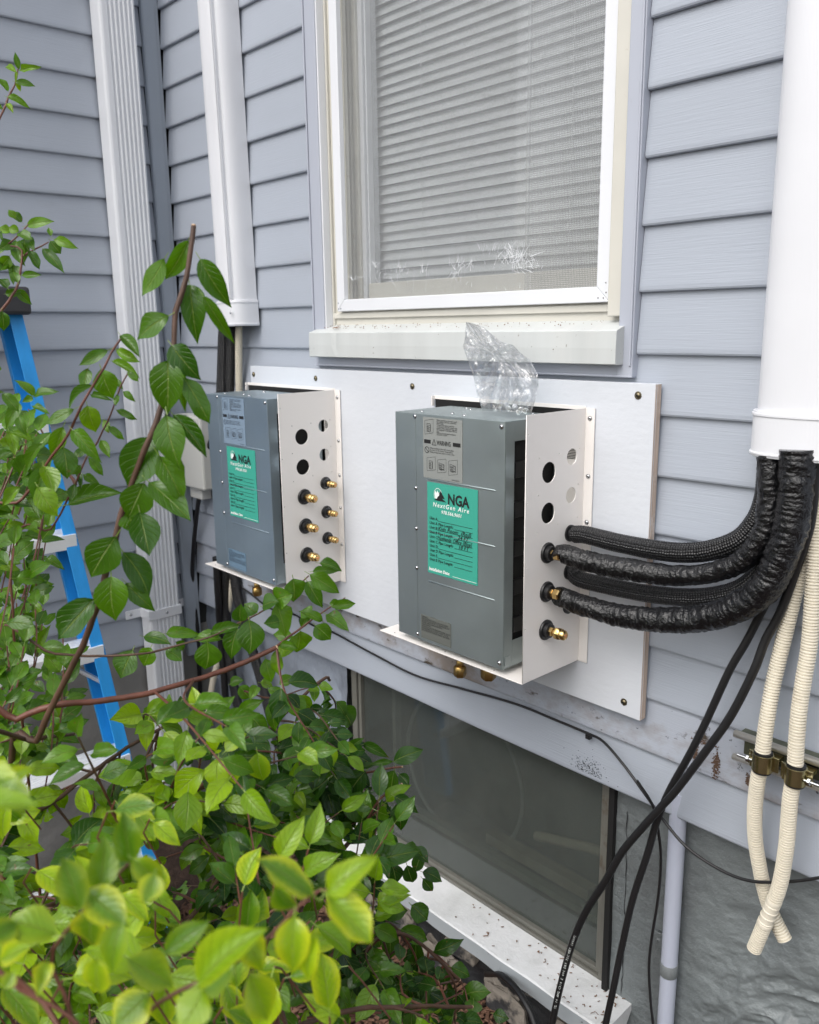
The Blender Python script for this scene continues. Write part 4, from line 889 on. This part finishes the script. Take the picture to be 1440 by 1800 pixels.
P_(jb, MB().box(-2.285, -2.235, -.006, -.003, 1.356, 1.385), 'mounting_tab', 'strut', .001)
s = screw(jb, Vector((-2.262, -.006, 1.372)), (0, -1, 0), .005); s.location = -jb.location

# ================================================================ LADDER
ld = thing('stepladder', 'blue fibreglass stepladder with aluminium steps behind the shrub', 'ladder', (-1.9, -.75, .05))
T0 = Vector((-2.18, -.515, 1.650)); T1 = Vector((-1.800, -.425, .05)); O = ld.location
def rail(a, b, sgn, name, flip=1):
    """channel rail: web in y, flanges toward the inside"""
    d = (b - a).normalized(); e = Vector((0, 1, 0)); e = (e - d * e.dot(d)).normalized(); f = d.cross(e).normalized()
    if f.x < 0: f = -f                                   # f points to the climbing side (+x)
    W_, F_, t_ = .078, .032, .0035; e = e * sgn
    prof = [(0, 0), (-F_, 0), (-F_, -t_), (-t_, -t_), (-t_, -W_ + t_), (-F_, -W_ + t_), (-F_, -W_), (0, -W_)]
    mb = MB(); n = len(prof); vs = [q + e * u + f * v for q in (a, b) for (u, v) in prof]
    mb.add(vs, [(i, (i + 1) % n, n + (i + 1) % n, n + i) for i in range(n)] + [(0, 1, 2, 3), (0, 3, 4, 7), (4, 5, 6, 7), (11, 10, 9, 8), (15, 12, 11, 8), (15, 14, 13, 12)])
    return fixn(P_(ld, mb, name, 'ladder', .0012))
rail(T0, T1, 1, 'front_rail')
B0 = Vector((-2.18, -.86, 1.65)); B1 = Vector((-1.800, -.99, .05)); rail(B0, B1, -1, 'front_rail')
R0 = Vector((-2.255, -.53, 1.63)); R1 = Vector((-2.30, -.47, .05)); 
for a, b, sg in ((T0, T1, 1), (B0, B1, -1)):
    a2, b2 = a + Vector((-.082, -.004 * sg, -.02)), b + Vector((-.082, -.004 * sg, .02)); w_ = Vector((-.030, 0, 0)); h_ = Vector((0, -.022 * sg, 0)); mb = MB()
    mb.add([a2, a2 + w_, a2 + w_ + h_, a2 + h_, b2, b2 + w_, b2 + w_ + h_, b2 + h_], [(0, 1, 2, 3), (7, 6, 5, 4), (0, 4, 5, 1), (1, 5, 6, 2), (2, 6, 7, 3), (3, 7, 4, 0)]); P_(ld, mb, 'rear_rail', 'ladder', .002)
P_(ld, MB().box(-2.300, -2.150, -.885, -.500, 1.640, 1.705), 'top_cap', 'blackcap', .008)
for k in range(5):
    z = 1.385 - k * .275; t = (1.65 - z) / 1.6; a = T0.lerp(T1, t); b = B0.lerp(B1, t)
    s = MB(); x = a.x
    s.box(x - .082, x + .006, b.y + .004, a.y - .004, z, z + .004).box(x + .002, x + .006, b.y + .004, a.y - .004, z - .032, z - .0002).box(x - .082, x - .078, b.y + .004, a.y - .004, z - .022, z - .0002)
    for j in range(6): s.box(x - .07 + j * .012, x - .067 + j * .012, b.y + .006, a.y - .006, z + .0041, z + .0058)
    so2 = P_(ld, s, 'step', 'alum', .0006)
    MB().lathe((x - .012, a.y + .001, z - .014), (0, 1, 0), [(0, .006), (.004, .005)], 10).obj('rivet', 'steel', so2)
    if k in (0, 2, 3): P_(ld, MB().tube([Vector((x - .04, a.y - .12, z - .002)), Vector((x - .02, a.y - .008, z - .10))], .006, 6), 'brace', 'alum')
for a in (T1, B1): P_(ld, MB().box(a.x - .085, a.x + .004, a.y - .03, a.y + .005, .048, .075), 'foot', 'blackcap', .003)

# ================================================================ SHRUB
sh = thing('shrub', 'leafy green shrub with cut brown stems filling the lower left', 'shrub', (-1.15, -.98, .05))
SHL = sh.location
WP = (0, .19, .36, .475, .515, .49, .41, .27, .105, 0)
TP = (0, .08, .19, .32, .46, .59, .71, .82, .92, 1.0)
def leaf_mesh(seed):
    r = random.Random(seed); nu, nv = 4, 9; vs = []; uvs = []
    droop = r.uniform(.05, .70); cup = r.uniform(-.03, .42); wave = r.uniform(.0, .06); twist = r.uniform(-.25, .25); bend = r.uniform(-.06, .06)
    for j in range(nv + 1):
        t = TP[j]; w = WP[j] * (1 + wave * 2 * math.sin(t * 9 + seed))
        for i in range(nu + 1):
            s = i / nu * 2 - 1; x = w * s; y = t; z = cup * abs(x) * 1.0 - droop * t * t + wave * math.sin(t * 11 + s * 2) * abs(s)
            a = twist * t; x2 = x * math.cos(a) - z * math.sin(a) + bend * math.sin(t * PI); z2 = x * math.sin(a) + z * math.cos(a)
            vs.append((x2, y, z2)); uvs.append((i / nu, t))
    q = nu + 1; fs = [(j * q + i, j * q + i + 1, (j + 1) * q + i + 1, (j + 1) * q + i) for j in range(nv) for i in range(nu)]
    fu = [[uvs[a] for a in f] for f in fs]
    # stalk
    o = len(vs); k = .020
    vs += [(-k, .03, 0), (k, .03, 0), (k * .8, -.17, .03), (-k * .8, -.17, .03), (0, -.0, -k * 1.6), (0, -.17, .03 - k)]
    fs += [(o, o + 1, o + 2, o + 3), (o + 1, o + 4, o + 5, o + 2), (o + 4, o, o + 3, o + 5)]; fu += [[(.5, .1)] * 4] * 3
    return vs, fs, fu
LM = []
for s in range(12):
    v, f, u = leaf_mesh(s); mb = MB(True); mb.add(v, f, u, True); LM.append((mb.mesh('leaf', 'leafo'), v, f, u))
LEAVES = []   # (matrix, variant, tint, yellow, distance)
def put(base, tip, width, tint, yellow=0, nrm=None, r=None, var=None):
    r = r or RNG; base, tip = Vector(base), Vector(tip); a = tip - base; L = a.length; a.normalize()
    n = nrm or (Vector((r.gauss(.15, .35), r.gauss(-.35, .35), 1)).normalized() * .8 + (CAM - base).normalized() * 1.0)
    n = (n - a * n.dot(a))
    if n.length < 1e-3: n = a.orthogonal()
    n.normalize(); x = a.cross(n).normalized(); w = width
    v = r.randrange(12) if var is None else var
    m = Matrix(((x.x * w, a.x * L, n.x * L, base.x), (x.y * w, a.y * L, n.y * L, base.y), (x.z * w, a.z * L, n.z * L, base.z), (0, 0, 0, 1)))
    LEAVES.append((m, v, tint, yellow, (base - CAM).length))
def hand(sc, off, d, rows, tint, yel=0, wide=1.12):
    """leaves measured one by one: base, tip, width in image units at distance d"""
    for (bx, by, tx, ty, w) in rows:
        bx, by, tx, ty, w = off[0] + bx * sc, off[1] + by * sc, off[0] + tx * sc, off[1] + ty * sc, w * sc
        dd = d + RNG.uniform(-.02, .02); dt = dd - RNG.uniform(-.004, .018)
        wr = w * dd / FPX; put(atd(bx, by, dd), atd(tx, ty, dt), wr * wide, min(1, max(0, tint + RNG.uniform(-.16, .16))), yel * RNG.uniform(.1, 1), nrm=((CAM - atd(bx, by, dd)).normalized() + Vector((RNG.uniform(-.35, .35), RNG.uniform(-.3, .3), RNG.uniform(.1, .7)))))
def branch(pts, r0, r1, m='bark', cut=False, name='branch'):
    sp = spline(pts, .012); n = len(sp); sp = [p + Vector((noise.noise(p * 40), noise.noise(p * 40 + Vector((9, 0, 0))), noise.noise(p * 40 + Vector((0, 9, 0))))) * .0014 for p in sp]
    o = MB().tube(sp, lambda t, L: (r0 + (r1 - r0) * t) * (1 + .12 * noise.noise(Vector((L * 90, r0 * 999, 0)))), 8).obj(name, m, sh); o.location = -SHL
    if cut:
        t = (sp[-1] - sp[-2]).normalized(); c = MB().lathe(sp[-1], t, [(-.0005, r1 * 1.02), (.0012, r1 * .9)], 8).obj('cut_end', 'cutwood', o)
    return sp
def D(l): return [atd(*q) for q in l]
BASE = Vector((-1.15, -.98, .05))
def root(p, k=0): return [BASE + Vector((RNG.uniform(-.05, .05), RNG.uniform(-.05, .05), 0)), BASE.lerp(p, .45) + Vector((RNG.uniform(-.05, .05), RNG.uniform(-.05, .05), .1))]
# tall cut stem
s1 = D([(20, 1345, 1.0), (63, 1303, .98), (92, 1240, .96), (117, 1192, .94), (146, 1133, .92), (170, 1070, .90), (185, 1012, .88), (214, 905, .87), (240, 830, .86), (263, 770, .85), (283, 717, .85), (295, 672, .85), (305, 630, .85), (310, 547, .85), (328, 490, .85), (341, 396, .85)])
branch(root(s1[0]) + s1, .0064, .0026, 'bark', True)
c7 = (1 / 3, (0, 340))
hand(*c7, .85, [(993, 245, 880, 455, 92), (868, 343, 745, 532, 85), (1055, 345, 1188, 558, 105), (1000, 480, 1048, 703, 115), (1072, 540, 1218, 755, 60), (890, 645, 700, 745, 110), (915, 880, 980, 1110, 60),
    (905, 800, 1010, 945, 120), (885, 882, 850, 1125, 162), (965, 965, 1118, 1188, 100), (912, 1165, 1095, 1375, 85), (880, 1168, 915, 1410, 140), (788, 1285, 670, 1545, 180), (835, 1380, 985, 1600, 130), (760, 1525, 680, 1720, 150), (785, 1520, 1003, 1690, 130)], .50)
c8 = (.4861, (0, 900))
hand(*c8, .88, [(420, 88, 325, 245, 108), (402, 232, 410, 380, 104), (340, 315, 200, 460, 105), (445, 145, 555, 292, 85), (455, 255, 548, 342, 55), (505, 0, 545, 148, 95), (455, 0, 500, 60, 80)], .50)
# thin branches to the left of it
s2 = D([(-60, 1000, 1.0), (38, 878, .98), (64, 847, .97), (82, 816, .96), (109, 780, .95), (131, 740, .94), (144, 713, .93), (164, 678, .93), (182, 647, .92), (195, 620, .92), (212, 596, .92)])
branch(root(s2[0]) + s2, .005, .0012, 'barkr')
c5 = (1 / 4.5, (0, 500))
hand(*c5, .95, [(855, 520, 625, 608, 82), (955, 402, 1095, 545, 88), (925, 515, 1095, 610, 78), (885, 605, 1095, 715, 65), (1005, 690, 1090, 760, 45), (700, 665, 655, 800, 85), (800, 668, 885, 895, 160), (735, 800, 450, 930, 78),
    (720, 870, 830, 885, 50), (585, 985, 325, 1095, 88), (690, 958, 740, 1165, 145), (500, 1125, 385, 1375, 120), (572, 1150, 730, 1335, 115), (500, 1285, 525, 1535, 155), (335, 1440, 265, 1700, 135), (345, 1440, 430, 1640, 135),
    (330, 1258, 140, 1455, 92), (300, 1600, 440, 1800, 150), (160, 1600, -10, 1740, 80), (270, 880, 180, 755, 75), (265, 885, 395, 800, 75), (260, 890, 190, 920, 50), (150, 930, 60, 1080, 90), (20, 860, 150, 1000, 85), (150, 1050, 180, 1150, 70), (70, 1160, 130, 1310, 85), (100, 1170, 265, 1230, 60), (255, 960, 370, 990, 50), (930, 870, 910, 940, 45)], .60)
s3 = D([(20, 1010, 1.05), (90, 930, 1.04), (118, 880, 1.02), (133, 851, 1.0), (153, 804, 1.0), (171, 776, 1.0), (189, 740, .98), (200, 715, .98), (213, 678, .97), (227, 653, .97)])
branch(root(s3[0]) + s3, .0035, .0009, 'barkr')
hand(*c5, 1.0, [(1020, 700, 1095, 755, 60), (975, 845, 1055, 900, 45), (905, 750, 965, 800, 40), (920, 990, 1062, 1050, 50), (855, 1120, 975, 1215, 55), (820, 1070, 850, 1160, 55), (800, 1230, 860, 1350, 65), (700, 1370, 820, 1505, 65), (690, 1290, 580, 1360, 65), (660, 1500, 780, 1580, 60), (610, 1490, 650, 1570, 45), (640, 1430, 560, 1500, 60), (590, 1580, 560, 1700, 65), (540, 1740, 925, 1620, 150)], .52)
sp_ = branch([s3[3], atd(100, 800, 1.08), atd(50, 720, 1.1)], .0022, .001, 'barkr')
# upper-left sprigs
t1 = D([(-60, 320, 1.15), (0, 208, 1.15), (14, 172, 1.15), (26, 150, 1.15), (33, 122, 1.15)]); branch(t1, .0022, .0009, 'barkr')
c1_ = (160 / 1440, (0, 0))
hand(*c1_, 1.15, [(300, 1100, 250, 820, 85), (310, 1110, 560, 1030, 95), (265, 1150, 10, 950, 95), (265, 1140, 235, 1250, 40), (245, 1290, 520, 1330, 100), (270, 1270, 310, 1430, 70), (130, 1440, -20, 1220, 110), (120, 1530, 410, 1590, 110), (110, 1640, 200, 1760, 80), (60, 1750, -30, 1640, 80)], .70)
t2 = D([(-80, 640, 1.1), (0, 548, 1.1), (20, 520, 1.1), (32, 495, 1.1), (38, 440, 1.1), (18, 432, 1.1)]); branch(t2, .003, .001, 'barkr'); t2b = D([(2, 440, 1.1), (25, 420, 1.1), (50, 395, 1.1)]); branch(t2b, .0015, .0008, 'barkr'); branch(D([(40, 450, 1.1), (60, 438, 1.1), (85, 425, 1.1)]), .0015, .0008, 'barkr')
hand(*c7, 1.1, [(140, 170, 250, 140, 50), (115, 150, 60, 95, 45), (100, 200, 45, 175, 45), (80, 130, 45, 85, 35), (95, 210, 165, 235, 55), (285, 240, 380, 265, 45), (265, 250, 320, 315, 60), (270, 225, 255, 175, 25), (225, 290, 310, 385, 50), (150, 300, 210, 395, 45), (130, 240, 115, 340, 55), (85, 250, 120, 370, 65), (60, 250, 10, 290, 55), (50, 330, -10, 400, 60), (115, 430, 205, 425, 35), (70, 370, 75, 450, 50), (30, 350, 5, 400, 45), (95, 470, 70, 400, 45), (85, 510, 155, 565, 45), (30, 530, 95, 515, 40), (40, 500, -10, 440, 60), (10, 620, 15, 720, 60), (15, 240, 5, 200, 40), (10, 290, -10, 300, 40), (150, 230, 165, 270, 40), (60, 200, -10, 180, 45)], .55)
# long reaching branches
def twig_leaves(sp, n, size, d_tint, t0=.25, yel=0, seedr=None, spread=1.0):
    r = seedr or RNG
    for k in range(n):
        t = t0 + (1 - t0) * (k + r.uniform(0, .5)) / n; t = min(.999, t); i = int(t * (len(sp) - 1)); p = sp[i]; tg = (sp[min(i + 1, len(sp) - 1)] - sp[max(i - 1, 0)]).normalized()
        side = tg.cross(Vector((0, 0, 1))); side = side.normalized() if side.length > .05 else Vector((1, 0, 0))
        s = 1 if k % 2 else -1
        d = (tg * r.uniform(.3, .9) + side * s * r.uniform(.5, 1.0) * spread + Vector((0, 0, r.uniform(-.75, .30)))).normalized()
        L = size * r.uniform(.65, 1.15) * (1 - .25 * t); base = p + d * L * .17
        put(base, base + d * L, L * r.uniform(.48, .62), min(1, max(0, d_tint + r.uniform(-.18, .18) + .12 * t)), yel, r=r)
    d = (sp[-1] - sp[-2]).normalized(); L = size * .8; put(sp[-1] + d * L * .15, sp[-1] + d * L * 1.1, L * .5, min(1, d_tint + .15), yel, r=r)
b1 = D([(-30, 1300, .98), (29, 1264, .97), (97, 1240, .97), (194, 1230, 1.0), (272, 1216, 1.02), (340, 1196, 1.05), (413, 1172, 1.08), (486, 1138, 1.1)])
spb = branch(root(b1[0]) + b1, .0065, .0032, 'barkr', True)
b3 = D([(482, 1140, 1.1), (508, 1120, 1.11), (535, 1099, 1.12), (575, 1070, 1.14), (607, 1050, 1.15)]); s = branch(b3, .0018, .0008, 'barkr'); 
hand(*c8, 1.12, [(1000, 490, 1050, 590 - 90, 50), (1060, 450, 985, 440, 40), (1085, 430, 1090, 515, 75), (1140, 410, 1190, 465, 60), (1125, 375, 1090, 350, 50), (1180, 370, 1255, 405, 50), (1200, 340, 1285, 330, 35), (1165, 395, 1110, 350, 35), (1010, 480, 1075, 490, 30), (1000, 500, 1000, 590, 45), (960, 530, 985, 610, 50), (1090, 420, 1125, 350, 30), (1230, 330, 1190, 330, 30)], .62)
b2 = D([(-30, 1152, 1.05), (97, 1150, 1.05), (170, 1153, 1.06), (243, 1150, 1.06), (301, 1138, 1.08), (369, 1119, 1.08), (423, 1094, 1.1), (486, 1060, 1.12), (544, 1012, 1.14)]); branch(root(b2[0]) + b2, .004, .001, 'bark')
hand(*c8, 1.08, [(545, 490, 510, 555, 60), (600, 500, 655, 530, 45), (760, 440, 865, 405, 40), (800, 460, 690, 440, 45), (750, 470, 745, 580, 85), (860, 420, 830, 520, 65), (900, 390, 905, 510, 85), (870, 395, 870, 340, 50), (930, 365, 890, 330, 50), (950, 340, 1000, 320, 60), (1000, 330, 1050, 435, 70), (990, 320, 1040, 300, 70), (1060, 240, 1080, 320, 75), (1110, 250, 1160, 330, 50), (1120, 225, 1230, 285, 55), (1130, 215, 1210, 205, 28), (1155, 185, 1235, 195, 38), (520, 450, 600, 460, 45), (480, 500, 430, 600, 80), (1010, 395, 960, 400, 45), (600, 440, 700, 430, 40), (660, 500, 640, 470, 40)], .55)
# generic twigs filling the crown: each starts on a limb inside the shrub
rs = random.Random(21)
def inside(p, poly):
    c = False; n = len(poly)
    for i in range(n):
        (x1, y1), (x2, y2) = poly[i], poly[(i + 1) % n]
        if (y1 > p[1]) != (y2 > p[1]) and p[0] < (x2 - x1) * (p[1] - y1) / (y2 - y1) + x1: c = not c
    return c
limbs = []
for l in ([(-60, 1700, .85), (150, 1560, .95), (330, 1400, 1.05), (420, 1330, 1.15), (560, 1200, 1.25), (580, 1196, 1.3)],
          [(50, 1850, .9), (300, 1650, 1.0), (430, 1480, 1.12), (500, 1380, 1.2), (585, 1320, 1.25)],
          [(150, 1900, .95), (400, 1680, 1.05), (540, 1560, 1.15), (640, 1450, 1.25), (705, 1380, 1.3)],
          [(300, 1950, .9), (520, 1750, 1.0), (620, 1650, 1.1), (716, 1645, 1.2), (808, 1722, 1.25)],
          [(-60, 1500, .9), (80, 1420, 1.0), (200, 1330, 1.1), (300, 1270, 1.2)],
          [(-60, 1350, .9), (60, 1300, 1.0), (130, 1290, 1.1)],
          [(400, 1900, .8), (560, 1790, .9), (700, 1770, 1.0), (830, 1770, 1.1)]):
    P = D(l); limbs.append(branch(root(P[0]) + P, .0060, .0022, 'bark', True))
polyA = [(-40, 1270), (60, 1250), (170, 1262), (330, 1240), (420, 1215), (570, 1210), (590, 1290), (690, 1350), (720, 1420), (650, 1500), (700, 1560), (640, 1640), (690, 1700), (760, 1720), (810, 1780), (850, 1840), (-40, 1840)]
allp = [p for l in limbs for p in l] + [p for p in b1] + [p for p in s1[:6]]
cnt = 0
while cnt < 205:
    px, py = rs.uniform(-40, 850), rs.uniform(1200, 1840)
    if not inside((px, py), polyA) or (px < 300 and py < 1440 and rs.random() < .62) or (150 < px < 270 and 1150 < py < 1430 and rs.random() < .7): continue
    dpt = rs.uniform(.78, 1.32)
    if px > 560: dpt = rs.uniform(1.0, 1.35)
    e = atd(px, py, dpt); st_ = min(rs.sample(allp, 90), key=lambda q: (q - e).length + abs((q - e).length - .12) * .3)
    mid = st_.lerp(e, .5) + Vector((rs.uniform(-.02, .02), rs.uniform(-.02, .02), rs.uniform(-.01, .03)))
    if (e - st_).length < .05: e = st_ + (e - st_).normalized() * .07
    sp = spline([st_, mid, e], .012)
    o = MB().tube(sp, lambda t, L: .0019 - .0011 * t, 5).obj('twig', 'barkr' if rs.random() < .5 else 'bark', sh); o.location = -SHL
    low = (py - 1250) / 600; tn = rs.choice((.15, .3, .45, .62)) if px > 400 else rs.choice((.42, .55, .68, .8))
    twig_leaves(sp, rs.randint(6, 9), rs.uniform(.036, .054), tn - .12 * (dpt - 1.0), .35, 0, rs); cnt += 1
# mid-left scattered leaves above the mass
polyB = [(-30, 950), (40, 960), (120, 1120), (140, 1260), (-30, 1260)]
cnt = 0
while cnt < 60:
    px, py = rs.uniform(-30, 150), rs.uniform(650, 1260)
    if not (inside((px, py), polyB) or (px < 90 and 640 < py < 960)): continue
    e = atd(px, py, rs.uniform(1.0, 1.35)); q = e + Vector((rs.uniform(-.02, .05), rs.uniform(-.06, -.01), rs.uniform(-.12, -.06)))
    sp = spline([q, q.lerp(e, .5) + Vector((.01, 0, .005)), e], .012); o = MB().tube(sp, .0010, 5).obj('twig', 'barkr', sh); o.location = -SHL
    twig_leaves(sp, 5, .040, .5, .2, 0, rs); cnt += 1
# sprigs reaching right in front of the basement window
c36 = (1 / 3.6, (360, 1150))
hand(*c36, 1.22, [(440, 575, 635, 560, 75), (645, 630, 755, 660, 90), (725, 590, 870, 545, 60), (800, 590, 880, 640, 60), (915, 590, 960, 690, 65), (925, 590, 960, 545, 50), (1000, 570, 1140, 620, 55), (1190, 680, 1370, 605, 95), (1190, 680, 1050, 690, 35), (980, 720, 1080, 690, 40),
    (1020, 740, 870, 900, 130), (780, 790, 590, 920, 130), (780, 800, 900, 850, 100), (1200, 735, 1130, 930, 115), (1230, 760, 1290, 830, 60), (870, 920, 1040, 1040, 150), (640, 930, 770, 1110, 130), (480, 990, 380, 1170, 120), (540, 1000, 690, 1150, 130), (1040, 1000, 1225, 1075, 105), (1090, 930, 1000, 1060, 90),
    (1200, 900, 1335, 985, 70), (1240, 930, 1230, 1130, 100), (1090, 1030, 1190, 1160, 80), (960, 1110, 1105, 1190, 100), (850, 1070, 920, 1170, 90), (1260, 1210, 1400, 1250, 60), (1110, 1200, 1260, 1260, 80), (480, 730, 560, 890, 105), (740, 1130, 870, 1240, 120), (560, 1230, 780, 1260, 140), (290, 610, 330, 840, 125)], .30)
hand(*c36, 1.15, [(210, 370, 350, 290, 75), (285, 390, 400, 510, 95), (470, 190, 560, 140, 65), (560, 190, 620, 120, 60), (520, 260, 640, 400, 110), (590, 260, 695, 360, 75), (490, 290, 500, 395, 60), (720, 200, 805, 210, 55), (690, 220, 700, 285, 55), (730, 230, 640, 210, 40), (400, 220, 520, 270, 60), (350, 180, 440, 190, 60), (330, 200, 300, 250, 60), (420, 300, 440, 470, 80), (160, 190, 240, 160, 60), (220, 200, 290, 280, 80)], .62)
branch(D([(560, 1440, 1.25), (573, 1371, 1.24), (640, 1358, 1.23), (707, 1347, 1.22)]), .0022, .0014, 'barkr', True)
branch(D([(600, 1500, 1.22), (640, 1450, 1.22), (668, 1405, 1.22), (706, 1378, 1.22)]), .0022, .0014, 'barkr', True)
branch(D([(403, 1313, 1.18), (460, 1320, 1.2), (528, 1326, 1.22), (590, 1322, 1.24), (640, 1305, 1.24)]), .0016, .0009, 'barkr')
branch(D([(430, 1215, 1.15), (480, 1228, 1.15), (530, 1212, 1.16), (575, 1202, 1.16)]), .0014, .0008, 'barkr')
c39 = (.3889, (560, 1350))
hand(*c39, 1.28, [(300, 380, 370, 350, 50), (420, 370, 500, 420, 60), (470, 470, 560, 500, 60), (470, 500, 525, 565, 45), (240, 440, 250, 570, 70), (330, 430, 350, 530, 70), (400, 440, 430, 540, 60), (280, 660, 400, 640, 80), (420, 620, 495, 690, 80), (370, 730, 495, 780, 70), (440, 770, 440, 960, 70), (330, 730, 320, 870, 75), (520, 830, 635, 790, 60),
    (560, 900, 580, 990, 60), (600, 900, 690, 930, 60), (250, 700, 290, 830, 80), (180, 810, 300, 850, 60), (150, 770, 130, 870, 70), (640, 1020, 560, 1100, 90), (650, 1030, 760, 1000, 80), (700, 1050, 690, 1110, 70), (790, 1110, 850, 1130, 50), (430, 1010, 520, 1100, 110), (560, 1060, 600, 1150, 80), (250, 1000, 150, 980, 90), (330, 1060, 240, 1100, 90), (400, 1060, 380, 1150, 80), (470, 380, 430, 470, 55)], .38)
branch(D([(600, 1560, 1.28), (653, 1607, 1.28), (716, 1645, 1.28), (770, 1680, 1.28), (809, 1723, 1.27), (822, 1760, 1.26)]), .0016, .001, 'barkr')
branch(D([(540, 1790, 1.1), (640, 1782, 1.12), (740, 1775, 1.15), (810, 1745, 1.2)]), .0022, .001, 'barkr')
# more lime young leaves over the top of the lower mass
rl = random.Random(77)
for i in range(48):
    px, py = rl.uniform(-20, 620), rl.uniform(1360, 1810)
    if px > 250 and py < 1420: continue
    dd = rl.uniform(.62, .88); b_ = atd(px, py, dd); a_ = rl.uniform(0, 2 * PI); L = rl.uniform(.030, .046)
    dr = (rr @ Vector((math.cos(a_), math.sin(a_), rl.uniform(-.5, .2)))).normalized()
    put(b_, b_ + dr * L, L * rl.uniform(.5, .66), rl.uniform(.6, 1.0), rl.uniform(0, .7), nrm=(CAM - b_).normalized() + Vector((rl.uniform(-.5, .5), rl.uniform(-.4, .4), rl.uniform(.1, .9))), r=rl)
    o = MB().tube([b_ - dr * L * .17, b_ - dr * L * .5 + Vector((0, 0, -.02)), b_ - dr * L * .6 + Vector((rl.uniform(-.02, .02), .02, -.07))], .0009, 5).obj('twig', 'barkr', sh); o.location = -SHL
# lime young shoots and near, unfocused leaves
hand(*c8, .92, [(780, 870, 790, 775, 62), (815, 865, 880, 795, 55), (790, 890, 780, 1010, 75), (830, 890, 850, 990, 55), (740, 930, 600, 1040, 85), (680, 1010, 670, 1160, 85), (720, 715, 700, 645, 45), (930, 870, 945, 990, 75), (1080, 870, 1150, 905, 60)], .9, .25)
hand(.4861, (0, 1350), .45, [(470, 345, 445, 165, 90), (355, 440, 385, 280, 95), (290, 510, 235, 340, 105), (205, 600, 20, 540, 115), (310, 440, 455, 560, 110), (345, 500, 300, 690, 120), (445, 560, 380, 720, 90), (460, 690, 640, 775, 125), (590, 670, 745, 555, 80),
    (715, 780, 925, 580, 140), (1130, 460, 965, 310, 115), (1180, 455, 1325, 320, 95), (1185, 465, 1350, 625, 120), (1065, 535, 1050, 745, 115), (900, 740, 985, 925, 115), (850, 700, 715, 810, 120), (540, 820, 400, 940, 130), (740, 800, 640, 940, 120), (350, 690, 340, 840, 100), (120, 640, -20, 690, 80), (60, 560, -30, 600, 80), (170, 700, 140, 790, 60), (50, 740, 10, 800, 50), (480, 330, 590, 420, 80), (560, 380, 520, 480, 80), (1000, 420, 1060, 560, 80), (1140, 600, 1080, 770, 90), (880, 600, 950, 730, 90)], .80, .85, 1.12)
for kk in (4, 7, 10, 11, 12, 15, 23, 24): pass
hand(.4861, (0, 1350), .42, [(-60, -20, 30, 100, 110), (30, 60, 110, 0, 60), (0, 40, 90, 140, 90), (-40, 150, 60, 80, 90)], .9, .5)
branch(D([(-60, 1660, .47), (40, 1740, .47), (100, 1770, .47), (140, 1800, .47)]), .0016, .0011, 'barkr'); branch(D([(30, 1720, .47), (75, 1760, .47), (110, 1820, .46)]), .0018, .0012, 'barkr')
branch(D([(60, 1900, .5), (130, 1800, .48), (90, 1700, .48), (115, 1640, .47), (175, 1570, .47), (230, 1515, .47)]), .0015, .0008, 'barkr')
branch(D([(200, 1900, .5), (250, 1790, .48), (345, 1725, .48), (420, 1690, .48), (480, 1640, .48), (545, 1575, .48), (575, 1565, .48)]), .0015, .0008, 'barkr')

LEAVES.sort(key=lambda l: l[4] / max(1e-4, (l[0].col[1].to_3d().length)))
allL = [l for l in LEAVES if not (l[4] < .15)]
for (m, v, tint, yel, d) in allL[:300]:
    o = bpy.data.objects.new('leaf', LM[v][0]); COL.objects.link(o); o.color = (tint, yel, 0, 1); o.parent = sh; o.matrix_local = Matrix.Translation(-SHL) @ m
vs, fs, uvl, cl = [], [], [], []
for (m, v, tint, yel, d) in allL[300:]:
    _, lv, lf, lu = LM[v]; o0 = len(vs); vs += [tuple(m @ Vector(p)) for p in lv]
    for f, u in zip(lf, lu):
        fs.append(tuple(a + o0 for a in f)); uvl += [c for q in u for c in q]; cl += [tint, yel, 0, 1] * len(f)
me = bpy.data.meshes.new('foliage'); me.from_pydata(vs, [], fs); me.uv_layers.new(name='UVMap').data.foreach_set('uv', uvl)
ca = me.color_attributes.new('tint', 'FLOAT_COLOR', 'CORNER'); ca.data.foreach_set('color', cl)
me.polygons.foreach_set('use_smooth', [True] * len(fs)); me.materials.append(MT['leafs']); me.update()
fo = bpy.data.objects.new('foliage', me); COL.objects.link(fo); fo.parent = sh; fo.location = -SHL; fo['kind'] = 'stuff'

# text and plates become plain meshes so that each is an object of its own
dg = bpy.context.evaluated_depsgraph_get()
for o in [x for x in bpy.data.objects if x.type in ('FONT', 'CURVE')]:
    me = bpy.data.meshes.new_from_object(o.evaluated_get(dg)); nm = o.name.split('.')[0]; n = bpy.data.objects.new(nm, me); COL.objects.link(n)
    n.parent = o.parent; n.matrix_parent_inverse = o.matrix_parent_inverse.copy(); n.matrix_local = o.matrix_local.copy()
    if nm in ('instructions', 'caution_text', 'part_code', 'print_mark'): n['kind'] = 'stuff'
    bpy.data.objects.remove(o)
print('LEAVES', len(allL))
